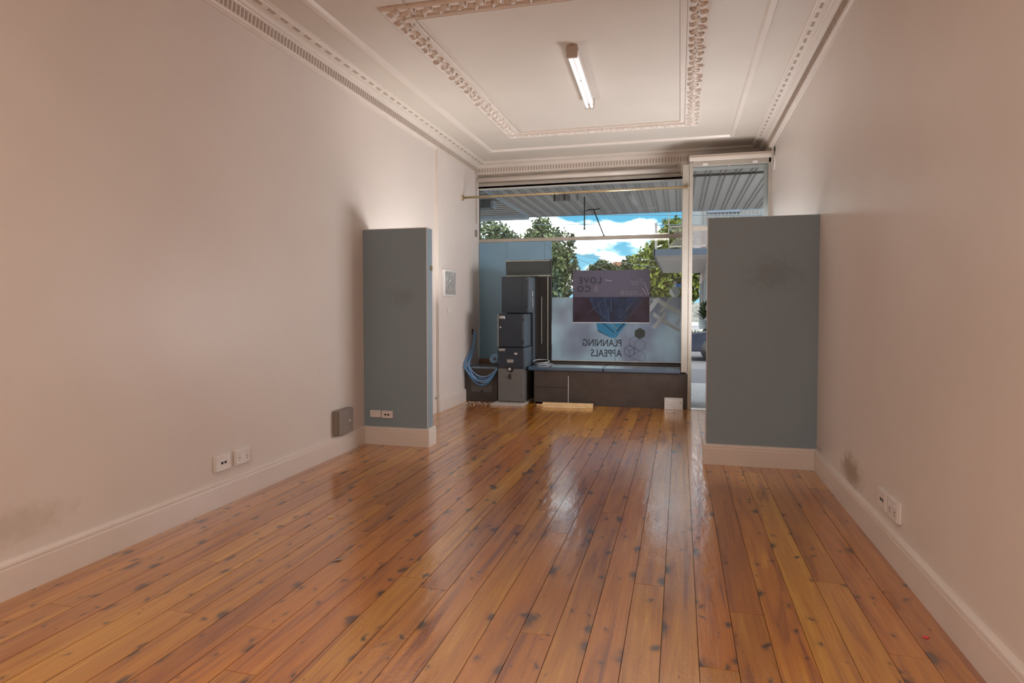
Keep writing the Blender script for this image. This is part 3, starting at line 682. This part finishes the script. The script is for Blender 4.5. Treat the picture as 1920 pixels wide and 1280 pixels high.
# ------------------------------------------------------------------ loose things on the floor
def plank(x0, y0, x1, y1, w_, h_, z, lb):
    d = Vector((x1 - x0, y1 - y0, 0)); o = B('timber_offcut', 0, d.length, 0, w_, 0, h_, M_pine, bev=.002); o.location = (x0, y0, z); o.rotation_euler = (0, 0, math.atan2(d.y, d.x)); return tag(o, lb, 'timber', 'pale timber offcuts by the bench')
plank(-1.875, 8.46, -1.16, 8.50, .045, .022, .001, 'pale timber batten on the floor, lying closest to the bench front')
plank(-1.80, 8.40, -1.11, 8.45, .045, .030, .001, 'pale timber batten on the floor, the middle and longest one')
plank(-1.75, 8.33, -1.19, 8.37, .045, .020, .001, 'pale timber batten on the floor, the front one, nearest the room')
plank(-1.79, 8.44, -1.11, 8.475, .05, .020, .032, 'pale timber batten lying on top of the other offcuts')
cdp = empty('leaning_card', (-.07, 8.60, 0)); cdp.rotation_euler = (math.radians(-14), 0, 0); tag(cdp, 'white printed card leaning on the bench beside the door post', 'card')
B('sheet', -.117, .117, -.004, 0, .0, .155, M_card, cdp, .001)
B('fold', -.0012, .0012, -.0052, -.004, .01, .11, M_print, cdp)
for a in ((-.105, -.09, .135, .147), (-.08, .10, .138, .142), (-.105, -.06, .10, .104), (.075, .10, .085, .10), (-.105, -.02, .07, .073)): B('printing', a[0], a[1], -.0048, -.004, a[2], a[3], M_print, cdp)
tag(B('paper_strip', -.165, -.045, 8.36, 8.395, .001, .014, M_card, bev=.001), 'narrow white strip on the floor in front of the leaning card', 'scrap')
o = B('pink_scrap', -.012, .012, -.009, .009, 0, .0015, mat('pink_paper', (.75, .08, .12), .6)); o.location = (.981, 2.911, .001); o.rotation_euler = (0, 0, .7); tag(o, 'tiny pink paper scrap near the right baseboard', 'scrap')
tag(T('wooden_ring', [(-2.153 + .014 * math.cos(a), 3.621 + .014 * math.sin(a), .005) for a in [j * PI / 6 for j in range(13)]], .0035, M_pine, seg=6), 'tiny pale ring on the floor left of centre', 'ring')
bm = bmesh.new()
vv = [bm.verts.new(p) for p in ((-1.765, 3.01, .001), (-1.73, 3.028, .002), (-1.745, 3.00, .006), (-1.77, 2.995, .001))]; bm.faces.new(vv)
tag(mesh_obj('paper_scrap', bm, M_card), 'tiny white paper scrap on the floor left of centre', 'scrap')
rr_ = random.Random(9); bm = bmesh.new()
for i in range(170):
    x_ = -2.90 + abs(rr_.gauss(0, .28)); y_ = 8.60 - abs(rr_.gauss(0, .22))
    if x_ > -2.1: continue
    s_ = rr_.uniform(.002, .008); box(bm, x_, x_ + s_ * 1.7, y_, y_ + s_, .0005, .0005 + s_ * .5)
tag(mesh_obj('plaster_crumbs', bm, M_card), 'white plaster crumbs scattered on the floor before the low box', 'debris', kind='stuff')

# ================================================================== FILM AND SIGN ON THE WINDOW
YFM = YG - .008
fm = empty('window_film', (-.9, YFM, .55)); tag(fm, 'frosted film with mirrored black lettering on the lower window pane', 'film')
def flat(name, pts, y, m, par=None, th=.0006):
    return child(PR(name, pts, 'y', y - th, y, m), par) if par else PR(name, pts, 'y', y - th, y, m)
flat('film_sheet', [(-1.842, .557), (.016, .557), (.016, 1.486), (-1.842, 1.486)], YFM, M_film, fm)
lt = YFM - .0015
for s_, x_, z_, sz, ex in (('PLANNING', -.808, .772, .145, .80), ('APPEALS', -.812, .622, .145, .82)):
    o = text('lettering', s_, x_, z_, sz, lt, M_ink, None, sx=ex, extr=.0006); child(o, fm)
def hexpts(cx, cz, r): return [(cx + r * math.sin(k_ * PI / 3), cz + r * math.cos(k_ * PI / 3)) for k_ in range(6)]
def outline(name, pts, w_, m, closed=True):
    bm = bmesh.new(); n = len(pts)
    for i in range(n if closed else n - 1):
        a = Vector(pts[i]); b = Vector(pts[(i + 1) % n]); d = (b - a).normalized(); p = Vector((-d.y, d.x)) * w_ / 2
        prism(bm, [a + p, a - p, b - p, b + p], 'y', lt - .0006, lt)
    return child(mesh_obj(name, bm, m), fm)
flat('logo_hexagon', hexpts(-.555, .963, .083), lt, mat('grey_green_hexagon', (.035, .045, .04), .5), fm)
outline('logo_outline', hexpts(-.553, .795, .083), .004, M_ink)
outline('logo_outline', hexpts(-.627, .838, .083)[3:] + hexpts(-.627, .838, .083)[:1], .004, M_ink, False)
outline('logo_outline', [(-.700, .624), (-.56, .565), (-.50, .565), (-.481, .585), (-.481, .672), (-.553, .712), (-.64, .665)], .004, M_ink, False)
outline('logo_outline', [(-.63, .75), (-.553, .712)], .004, M_ink, False)
outline('logo_outline', hexpts(-.702, .706, .083), .006, M_ink)
outline('logo_outline', [(-.774, .748), (-.702, .706), (-.630, .748)], .005, M_ink, False)
outline('logo_outline', [(-.702, .706), (-.702, .623)], .005, M_ink, False)
# printed blue tower corner below the sign, and street-plan bands
l2 = YFM - .0008
flat('printed_wedge', [(-1.19, 1.135), (-.72, 1.135), (-.895, .895), (-.96, .895), (-1.165, 1.01)], l2, M_filmb, fm)
flat('printed_line', [(-1.12, 1.13), (-1.10, 1.13), (-.91, .975), (-.925, .968)], l2 - .0008, M_filmd, fm)
flat('printed_line', [(-.775, 1.13), (-.745, 1.13), (-.875, .985), (-.888, 1.0)], l2 - .0008, M_filmd, fm)
flat('printed_line', [(-1.03, 1.13), (-1.015, 1.13), (-.86, 1.03), (-.87, 1.02)], l2 - .0008, M_film2, fm)
flat('printed_line', [(-1.165, 1.013), (-.97, .902), (-.955, .89), (-1.15, .985)], l2 - .0008, M_filmd, fm)
flat('printed_line', [(-.91, 1.13), (-.902, 1.13), (-.902, .56), (-.91, .56)], l2 - .0008, mat('film_seam', (.12, .22, .28), .6), fm)
for ip, pts in enumerate((((-.39, 1.45), (-.30, 1.48), (.012, 1.28), (.012, 1.22)), ((-.30, 1.25), (-.25, 1.27), (-.10, 1.48), (-.14, 1.48)), ((-.38, 1.22), (-.36, 1.27), (.012, 1.02), (.012, .97)), ((-.39, 1.05), (-.34, 1.02), (-.17, 1.26), (-.21, 1.28)), ((-.06, 1.10), (-.03, 1.08), (.012, 1.17), (.012, 1.24)), ((-.46, 1.30), (-.40, 1.28), (-.27, 1.45), (-.33, 1.48)))):
    flat('printed_street', list(pts), l2 - .0009 * ip, mat('street_print', (.46, .54, .58), .6), fm)
# lease board
sg = empty('lease_board', (-.97, YG - .012, 1.12)); tag(sg, 'dark purple lease sign board with mirrored lettering hanging in the window', 'sign')
ys = YG - .0165
child(B('board', -1.528, -.415, ys - .006, ys, 1.119, 1.880, mat('purple_board', (.095, .088, .13), .55, noise_amt=.04), bev=.001), sg)
child(B('photo_panel', -1.520, -.423, ys - .0075, ys - .006, 1.128, 1.490, mat('dark_photo_print', (.024, .014, .030), .45, noise_amt=.5, noise_scale=5)), sg)
M_navy = mat('navy_print', (.010, .022, .06), .45, noise_amt=.5, noise_scale=9)
flat('printed_tower', [(-1.30, 1.488), (-.52, 1.488), (-.80, 1.130), (-1.10, 1.130)], ys - .0080, M_navy, sg)
M_line = mat('pale_blue_line', (.05, .085, .15), .5)
for a, b, w_ in (((-1.27, 1.47), (-1.22, 1.35), .006), ((-1.24, 1.34), (-.98, 1.14), .008), ((-1.16, 1.43), (-1.11, 1.24), .008), ((-1.06, 1.48), (-1.04, 1.34), .008), ((-1.01, 1.34), (-1.005, 1.15), .010), ((-1.31, 1.24), (-1.06, 1.46), .006), ((-.97, 1.46), (-.965, 1.28), .010), ((-.72, 1.37), (-.78, 1.20), .008), ((-.62, 1.46), (-.80, 1.22), .006), ((-.52, 1.44), (-.74, 1.16), .006), ((-.57, 1.48), (-.86, 1.13), .014), ((-1.13, 1.15), (-1.02, 1.22), .006), ((-.83, 1.22), (-.83, 1.14), .008)):
    a = Vector(a); b = Vector(b); d = (b - a).normalized(); p = Vector((-d.y, d.x)) * w_ / 2
    flat('printed_line', [a + p, a - p, b - p, b + p], ys - .0086, M_line if w_ < .012 else M_black, sg)
child(B('edge', -1.530, -.413, ys - .008, ys - .001, 1.112, 1.121, M_card), sg); child(B('edge', -.416, -.412, ys - .007, ys - .001, 1.119, 1.46, M_card), sg)
M_bl = mat('dark_board_lettering', (.016, .022, .034), .5); M_pl = mat('pale_board_lettering', (.30, .28, .33), .5)
for s_, x_, z_, sz, ex, m_, ol, sp_ in (('LOVE', -1.103, 1.692, .125, .98, M_bl, 0, 1.22), ('CO', -1.262, 1.567, .125, 1.0, M_bl, 0, 1.18), ('&', -1.150, 1.567, .125, .9, M_pl, .0022, 1), ('For', -.515, 1.662, .125, 1.0, M_pl, .0018, 1.0), ('Lease', -.515, 1.518, .135, 1.0, M_pl, .0018, 1.05)):
    child(text('lettering', s_, x_, z_, sz, ys - .0075, m_, None, sx=ex, extr=.0005, outline=ol, spacing=sp_), sg)
for a, b in (((-.50, 1.70), (-.43, 1.52)), ((-.52, 1.62), (-.46, 1.515)), ((-1.06, 1.74), (-.96, 1.72))):
    a = Vector(a); b = Vector(b); d = (b - a).normalized(); p = Vector((-d.y, d.x)) * .005
    flat('scratch', [a + p, a - p, b - p, b + p], ys - .0066, M_pl, sg)

# ================================================================== OUTSIDE
B('ground_road', -60, 60, 12.6, 160, -.40, -.20, M_asph, kind='structure')
B('ground_footpath', -30, 20, YG + .12, 12.45, -.35, -.10, M_conc, kind='structure')
B('ground_entrance_step', .02, 1.3, YB + .02, YG + .14, -.3, -.012, M_conc, kind='structure')
tag(B('kerb', -30, 20, 12.45, 12.60, -.35, -.105, mat('kerb_stone', (.42, .44, .45), .8)), 'pale kerb along the near footpath', 'kerb')
B('ground_far_footpath', -1.5, 20, 24.3, 70, -.35, -.08, M_conc, kind='structure')
tag(B('far_kerb', -1.6, 20, 24.1, 24.3, -.35, -.075, mat('kerb_stone', (.42, .44, .45), .8)), 'pale kerb across the side road', 'kerb')
B('ground_verge', -60, -14, 25, 90, -.3, -.15, M_grass, kind='structure')
B('wall_shop_outside_left', -8, XL - .2, YG - .1, YG + .09, -.2, 6, M_conc, kind='structure')
# awning
aw = empty('awning', (-1, 11.2, 3.25)); tag(aw, 'grey ribbed metal awning over the footpath outside the window', 'awning')
child(B('soffit_sheet', .11, 1.6, YG + .10, 9.83, 3.285, 3.30, M_soff), aw)
child(B('soffit_sheet', -3.07, .11, YG + .10, 9.83, 3.285, 3.30, M_soff), aw)
child(B('soffit_sheet', -3.07, 3.0, 9.83, 13.2, 3.250, 3.265, M_soff), aw)
child(B('soffit_sheet', -9.0, -3.11, YG + .10, 12.9, 3.250, 3.265, M_soff), aw)
child(B('valley_strip', -3.12, -3.06, YG + .1, 13.1, 3.238, 3.252, M_fascia), aw)
child(B('sheet_joint', -3.06, 3.0, 9.815, 9.835, 3.255, 3.285, M_black), aw)
child(B('fascia', -3.1, 3.0, 13.2, 13.26, 3.235, 3.45, M_fascia), aw)
child(B('fascia', -9.0, -3.1, 12.9, 13.26, 3.19, 3.45, M_fascia), aw)
child(B('roof_sheet', -9.0, 3.0, YG + .1, 13.24, 3.44, 3.46, M_soff), aw)
def ribmesh(L_, ax):
    bm = bmesh.new(); q = [(-.014, 0), (-.007, -.014), (.007, -.014), (.014, 0)]
    prism(bm, q, ax, 0, L_); me = bpy.data.meshes.new('rib'); bm.to_mesh(me); bm.free(); me.materials.append(M_rib); return me
rm = ribmesh(3.37, 'y'); rm2 = ribmesh(.33, 'y'); rm3 = ribmesh(5.8, 'x')
def rib(me, loc):
    o = bpy.data.objects.new('rib', me); o.location = loc; COL.objects.link(o); child(o, aw); 
x_ = -2.98
while x_ < 2.7:
    for dx in (0, .065):
        rib(rm, (x_ + dx, 9.83, 3.2505))
        if x_ > -.2 and x_ < 1.5: rib(rm2, (x_ + dx, 9.49, 3.2855))
    x_ += .208
y_ = 9.9
while y_ < 12.8: 
    o = bpy.data.objects.new('rib', rm3); o.location = (-8.92, y_, 3.2505); COL.objects.link(o); child(o, aw); y_ += .24
ac = empty('vent_box', (-3.38, 11.0, 3.25)); tag(ac, 'small dark vent box hung under the awning at top left', 'vent')
child(B('body', -3.50, -3.27, 10.9, 11.15, 3.10, 3.235, mat('vent_grey', (.13, .14, .16), .5), bev=.005), ac); child(B('side_plate', -3.26, -3.20, 10.9, 11.1, 3.12, 3.23, M_fascia, bev=.003), ac); child(B('grille', -3.53, -3.505, 10.9, 11.1, 3.12, 3.24, M_card), ac)
hr = empty('hanging_rod', (-1.613, 11.1, 3.25)); tag(hr, 'straight black rod hanging down from the awning', 'rod')
child(T('rod', [(-1.613, 11.1, 3.25), (-1.613, 11.1, 2.71)], .011, M_black), hr); child(T('tip', [(-1.613, 11.1, 2.71), (-1.613, 11.1, 2.685)], .018, M_black), hr)
hr = empty('hanging_rod', (-1.626, 12.4, 3.25)); tag(hr, 'slanting black rod with a crossbar at its top, right of the straight one', 'rod')
child(T('rod', [(-1.626, 12.4, 3.22), (-1.428, 12.4, 2.72)], .012, M_black), hr); child(T('crossbar', [(-1.78, 12.4, 3.20), (-1.70, 12.4, 3.225), (-1.55, 12.4, 3.225), (-1.50, 12.4, 3.235)], .011, M_black), hr); child(T('tip', [(-1.43, 12.4, 2.725), (-1.418, 12.4, 2.695)], .02, M_black), hr)
# power lines
for i, (a, b, sag) in enumerate((((-12, 20, 4.28), (9, 20, 3.55), 0), ((-12, 20, 4.62), (9, 20, 3.80), 0))):
    tag(T('power_line', hang(a, b, sag + .05, 12), .010, mat('wire_grey', (.12, .16, .2), .5), seg=5), ('lower' if i == 0 else 'upper') + ' thin wire crossing the sky right behind the awning edge', 'wire')
for a, b, lb in (((-7.4, 40, 4.83), (-1.2, 40, 4.12), 'top'), ((-7.2, 40, 4.80), (-1.2, 40, 3.72), 'middle'), ((-7.1, 40, 4.78), (-4.2, 40, 3.55), 'steepest')):
    tag(T('power_line', hang(a, b, .06, 10), .014, mat('wire_grey', (.12, .16, .2), .5), seg=5), lb + ' wire of the fan spreading right from the tall left tree', 'wire')

# trees
def foliage_mat(name, dark, light_):
    m = bpy.data.materials.new(name); m.use_nodes = True; t = m.node_tree; b = t.nodes['Principled BSDF']
    g = N(t, 'ShaderNodeNewGeometry'); n = N(t, 'ShaderNodeTexNoise', i_Scale=1.6, i_Detail=4.0); L(t, g.outputs['Position'], n.inputs['Vector'])
    r = ramp(t, n.outputs['Fac'], [(.3, dark), (.7, light_)]); r2 = ramp(t, g.outputs['Random Per Island'], [(0, (.55, .6, .6)), (1, (1.35, 1.3, 1.1))])
    L(t, mixc(t, 1.0, r.outputs[0], r2.outputs[0], 'MULTIPLY'), b.inputs['Base Color']); b.inputs['Roughness'].default_value = .6
    b.inputs['Transmission Weight'].default_value = 0; b.inputs['Subsurface Weight'].default_value = 0
    return m
F_g = foliage_mat('foliage_grey_green', (.035, .055, .035), (.13, .17, .07)); F_y = foliage_mat('foliage_yellow_green', (.04, .07, .015), (.23, .27, .04)); F_d = foliage_mat('foliage_dark', (.02, .035, .02), (.08, .11, .035))
def tree(label, base, blobs, fmat, leaf_=.14, dens=90, seed=1, trunk=.18):
    r = random.Random(seed); t = empty('street_tree', base); tag(t, label, 'tree')
    V, Fc = [], []
    for (bx, by, bz, rad) in blobs:
        for _ in range(int(dens * rad * rad * 7)):
            while True:
                v = Vector((r.uniform(-1, 1), r.uniform(-1, 1), r.uniform(-1, 1)))
                if .25 < v.length < 1: break
            nz_ = noise.noise(Vector((bx, by, bz)) * .3 + v * 2.2)
            c = Vector((bx, by, bz)) + v.normalized() * rad * (v.length ** .5) * (1 + .45 * nz_)
            a = Vector((r.uniform(-1, 1), r.uniform(-1, 1), r.uniform(-1, 1))).normalized(); b = a.cross(Vector((r.uniform(-1, 1), r.uniform(-1, 1), r.uniform(-1, 1)))).normalized()
            s = leaf_ * r.uniform(.6, 1.3); n0 = len(V)
            V += [c - a * s, c + b * s * .55, c + a * s, c - b * s * .55]; Fc.append((n0, n0 + 1, n0 + 2, n0 + 3))
    me = bpy.data.meshes.new('foliage'); me.from_pydata([tuple(v - Vector(base)) for v in V], [], Fc); me.materials.append(fmat)
    o = bpy.data.objects.new('foliage', me); o.parent = t; COL.objects.link(o); o['kind'] = 'stuff'
    top = max(b[2] for b in blobs); bm = bmesh.new()
    tube(bm, [(0, 0, -.1), (.1, 0, (top - base[2]) * .5), (.05, .1, top - base[2])], [trunk, trunk * .7, trunk * .25], 8)
    for (bx, by, bz, rad) in blobs[:5]: tube(bm, [(.08, 0, (top - base[2]) * .45), (bx - base[0], by - base[1], bz - base[2])], [trunk * .4, trunk * .12], 6)
    mesh_obj('trunk', bm, M_bark, t, True); return t
tree('grey-green tree at the far left edge of the upper window', (-9.6, 30, -.2), [(-9.3, 30, 4.9, .95), (-8.4, 30, 4.55, .75), (-9.9, 30, 3.6, 1.3), (-8.4, 30, 3.3, 1.1), (-7.9, 30, 4.3, .5)], F_g, .12, 150, 1)
tree('pointed tree rising behind the blue board, above the window transom', (-7.7, 36, -.2), [(-7.74, 36.0, 6.03, 0.5), (-7.68, 36.0, 5.43, 0.78), (-8.28, 36.0, 4.95, 0.78), (-7.14, 36.0, 5.07, 0.6), (-7.56, 36.0, 4.05, 1.32), (-8.52, 36.0, 3.33, 1.2)], F_g, .11, 170, 2)
tree('tall grey-green tree just right of the blue board', (-5.2, 26, -.2), [(-4.81, 26.01, 3.91, 0.65), (-4.64, 26.01, 3.04, 0.65), (-4.6, 26.01, 2.43, 0.61), (-5.2, 26.01, 3.13, 0.78), (-4.86, 26.01, 1.91, 0.52), (-5.46, 26.01, 2.17, 0.69)], F_g, .11, 170, 3)
tree('round dark tree far away above the lease board', (-6.9, 60, -.2), [(-6.9, 60, 5.0, .75), (-7.7, 60, 4.6, .7), (-6.1, 60, 4.6, .75), (-7.0, 60, 3.9, 1.2), (-5.6, 60, 3.9, .7)], F_d, .17, 110, 4, .25)
tree('small dark tree beside the tiled roof in the distance', (-3.9, 50, -.2), [(-3.7, 50, 4.5, .7), (-4.2, 50, 4.0, .6), (-3.2, 50, 4.3, .7)], F_d, .15, 110, 5, .2)
tree('large yellow-green tree to the left of the veranda building', (-1.0, 45, -.2), [(-.4, 45, 6.4, 1.0), (-1.2, 45, 5.3, 1.05), (.5, 45, 5.8, 1.2), (-2.1, 45, 4.3, 1.1), (-.8, 45, 4.1, 1.3), (.4, 45, 4.2, 1.3), (-2.0, 45, 3.0, 1.1), (-.7, 45, 2.9, 1.2), (.5, 45, 2.8, 1.2), (-1.5, 45, 2.0, .8), (-.2, 45, 2.1, .9)], F_y, .17, 110, 6, .3)
# far house with tiled roof
hs = empty('far_house', (-6, 72, 0)); tag(hs, 'distant house with a terracotta tiled roof', 'house')
child(B('wall', -8, -2.2, 71, 78, -.2, 4.2, M_conc), hs)
child(PR('roof', [(-9, 4.2), (-7, 6.2), (-3.5, 6.2), (-1.5, 4.2)], 'y', 70, 79, mat('terracotta_tiles', (.30, .13, .08), .8, noise_amt=.5, noise_scale=6)), hs)
for xx in (-7, -4.5): w_ = child(B('window_frame', xx, xx + 1.2, 70.94, 71, 1.2, 2.6, M_card), hs); child(B('pane', xx + .1, xx + 1.1, 70.9, 70.94, 1.3, 2.5, M_black), hs)
fw = tag(B('fence', -14, 8, 62, 62.2, -.2, 1.7, mat('far_fence_paint', (.25, .26, .24), .8, noise_amt=.3, noise_scale=3), bev=.01), 'long pale fence far behind the parked cars', 'fence')

# building across the side road, with street awning and balcony
bd = empty('veranda_building', (4, 30, 0)); tag(bd, 'grey two-storey building across the side road with street awning and balcony', 'building')
M_rend = mat('render_grey', (.20, .205, .22), .8, noise_amt=.08, noise_scale=3); M_pink = mat('render_pinkish', (.38, .30, .28), .8, noise_amt=.08, noise_scale=3)
child(B('lower_wall', 1.18, 9, 26.2, 42, -.1, 3.35, M_pink), bd)
child(B('upper_wall', .75, 9, 26.2, 42, 3.45, 9.0, M_rend), bd)
child(PR('street_awning', [(-.93, 25.0), (6.5, 25.0), (6.5, 38.2), (-.93, 38.2)], 'z', 3.30, 3.42, mat('awning_pale_lining', (.50, .44, .42), .7)), bd)
child(B('awning_fascia', -.97, 6.5, 24.92, 25.0, 3.28, 3.53, mat('dark_blue_fascia', (.035, .05, .075), .5)), bd)
child(B('awning_fascia', -1.0, -.93, 24.92, 38.2, 3.28, 3.53, mat('dark_blue_fascia', (.035, .05, .075), .5)), bd)
child(B('awning_seam', -.9, 6.5, 25.8, 25.86, 3.285, 3.3, M_rib), bd)
x_ = .8
while x_ < 3: child(B('cladding_batten', x_, x_ + .03, 26.15, 26.2, 3.5, 9, M_rib), bd); x_ += .14
child(B('dark_window', 1.0, 2.2, 26.12, 26.2, 5.0, 6.6, mat('slatted_shutter', (.16, .19, .26), .6)), bd)
child(B('balcony_beam', -.45, 6, 25.1, 25.15, 3.60, 3.66, M_rib), bd)
bal = child(B('balcony_rail', -.45, 6, 25.1, 25.14, 4.36, 4.40, M_rib), bd)
for px_ in (-.45, .25, .95, 1.65): child(B('balcony_post', px_, px_ + .035, 25.1, 25.14, 3.53, 4.9 if px_ < .4 else 4.4, M_rib), bd)
bm = bmesh.new()
for k_ in range(-9, 40):
    for s_ in (1, -1):
        x0_ = -.41 + k_ * .075
        a = Vector((x0_ if s_ > 0 else x0_ + .75 , 25.12, 3.66)); b = Vector((x0_ + .70 if s_ > 0 else x0_ + .05, 25.12, 4.36))
        if a.x < -.45 or b.x < -.45: 
            continue
        tube(bm, [a, b], .011, 4)
m_ = mesh_obj('balcony_mesh', bm, M_rib); m_['kind'] = 'stuff'; child(m_, bd)
child(B('corner_post', -.95, -.86, 25.1, 25.2, 3.5, 4.55, M_rib), bd)
child(B('drain_pipe', 1.12, 1.20, 30, 30.08, -.1, 3.3, M_card), bd)
for yy in (28.0, 31.5, 35, 38.5): child(B('shop_window', 1.15, 1.185, yy, yy + 1.8, .5, 2.7, M_char2), bd)
pl_ = empty('potted_plant', (1.02, 29, -.08)); tag(pl_, 'potted dark red and green plant on the far footpath', 'plant')
child(T('pot', [(1.0, 29, -.08), (1.0, 29, .75)], [.16, .22], mat('grey_pot', (.3, .33, .34), .6), seg=12), pl_)
bm = bmesh.new(); r = random.Random(3)
for i in range(60):
    a = r.uniform(0, 2 * PI); el = r.uniform(.1, 1.4); ln_ = r.uniform(.35, .8); b0 = Vector((1.0, 29, .85 + r.uniform(-.1, .3))); d = Vector((math.cos(a) * math.cos(el), math.sin(a) * math.cos(el), math.sin(el)))
    s_ = d.cross(Vector((0, 0, 1))).normalized() * .045; bm.faces.new([bm.verts.new(b0), bm.verts.new(b0 + d * ln_ * .6 + s_), bm.verts.new(b0 + d * ln_ - Vector((0, 0, .1))), bm.verts.new(b0 + d * ln_ * .6 - s_)])
m_ = mesh_obj('leaves', bm, F_d); m_['kind'] = 'stuff'; child(m_, pl_)
# street signs
st = empty('stop_sign', (-.28, 36, -.2)); tag(st, 'back of an octagonal road sign on a grey pole', 'sign')
child(T('pole', [(-.28, 36, -.2), (-.28, 36, 2.75)], .035, M_metal), st)
child(PR('plate', [(-.28 + .30 * math.cos(PI / 8 + k_ * PI / 4), 2.15 + .30 * math.sin(PI / 8 + k_ * PI / 4)) for k_ in range(8)], 'y', 35.93, 35.96, mat('sign_back_grey', (.16, .17, .17), .5)), st)
ns = empty('street_name_sign', (.0, 36.5, -.2)); tag(ns, 'blue street name blade beside the octagonal sign', 'sign')
child(T('pole', [(-.22, 36.5, -.2), (-.22, 36.5, 2.75)], .03, M_metal), ns); child(B('blade', -.22, .45, 36.44, 36.47, 2.42, 2.60, mat('street_sign_blue', (.02, .16, .5), .4), bev=.004), ns)

# vehicles
def car(label, loc, rz, body, H=1.45, Lc=4.4, W=1.75, van=False):
    c = empty('car', loc, rz); tag(c, label, 'car'); mb = mat('car_' + label.split()[0], body, .25, coat=1, coat_rough=.05)
    h = Lc / 2; zb = .28
    prof = [(-h, .45), (-h + .05, zb), (h - .05, zb), (h, .5), (h - .08, .78), (h - .9, .90), (h - 1.55, H - .1), (h - 1.9, H), (-h + 1.1, H), (-h + .35, .98), (-h + .03, .90)] if not van else [(-h, .45), (-h + .05, zb), (h - .05, zb), (h, .5), (h - .05, .95), (h - .75, 1.08), (h - 1.35, H - .08), (h - 1.6, H), (-h + .15, H), (-h + .03, 1.1)]
    bm = bmesh.new(); n_ = len(prof); prism(bm, prof, 'y', lambda p: -W / 2 + (.12 if p[1] > 1 else 0), lambda p: W / 2 - (.12 if p[1] > 1 else 0))
    bmesh.ops.bevel(bm, geom=bm.edges[:], offset=.035, segments=2, affect='EDGES', clamp_overlap=True)
    mesh_obj('body', bm, mb, c)
    gl = mat('car_glass', (.02, .025, .03), .08, coat=1)
    wz0 = .98
    for s in (-1, 1):
        sp = [(h - 1.15, wz0), (h - 1.62, H - .12), (h - 1.95, H - .07), (-h + 1.15, H - .07), (-h + .6, wz0)] if not van else [(h - .95, 1.1), (h - 1.4, H - .14), (h - 1.6, H - .1), (-h + .4, H - .1), (-h + .4, 1.1)]
        yy = s * (W / 2 - .075); PR('side_window', sp, 'y', min(yy, yy + s * .03), max(yy, yy + s * .03), gl, c)
    def quad(nm, a, b_, wid): 
        bm = bmesh.new(); n = Vector((b_[1] - a[1], 0, -(b_[0] - a[0]))).normalized() * .012
        if n.z < 0: n = -n
        vs_ = [bm.verts.new((p[0] + n.x, y_, p[1] + n.z)) for p, y_ in ((a, -wid), (a, wid), (b_, wid - .05), (b_, -wid + .05))]; bm.faces.new(vs_); mesh_obj(nm, bm, gl, c)
    if not van: quad('windscreen', (h - .98, .93), (h - 1.6, H - .09), W / 2 - .16); quad('rear_window', (-h + .42, 1.0), (-h + 1.02, H - .05), W / 2 - .16)
    else: quad('windscreen', (h - .80, 1.12), (h - 1.33, H - .12), W / 2 - .16); quad('rear_window', (-h + .03, 1.15), (-h + .10, H - .15), W / 2 - .18)
    for xx in (h - .85, -h + .85):
        for s in (-1, 1):
            wv = T('wheel', [(xx, s * (W / 2 - .2), .33), (xx, s * (W / 2 + .01), .33)], .33, M_black, c, 20)
            T('hub_cap', [(xx, s * (W / 2 + .01), .33), (xx, s * (W / 2 + .02), .33)], .19, M_metal, wv, 12)
    for s in (-1, 1):
        B('head_lamp', h - .10, h + .01, s * .6 - .16, s * .6 + .16, .60, .74, M_card, c, .01); B('tail_lamp', -h - .01, -h + .06, s * .68 - .12, s * .68 + .12, .68, .9, mat('tail_red', (.35, .02, .02), .3), c, .01)
    B('front_bumper', h - .06, h + .04, -W / 2 + .1, W / 2 - .1, .30, .48, M_black, c, .02)
    B('sill', -h + 1.3, h - 1.3, -W / 2 - .01, W / 2 + .01, .26, .36, M_metal, c, .01)
    return c
car('dark-blue car on the side road beyond the doorway', (2.25, 19.6, -.2), PI, (.02, .026, .045))
car('white van parked beside the tall tree left of the lease board', (-5.9, 21.5, -.2), 0, (.5, .53, .56), 2.02, 4.6, 1.8, True)
car('pale silver car parked right of the lease board', (-2.6, 33, -.2), 0, (.35, .45, .55), 1.95, 4.4, 1.8)
print('objects', len(bpy.data.objects))
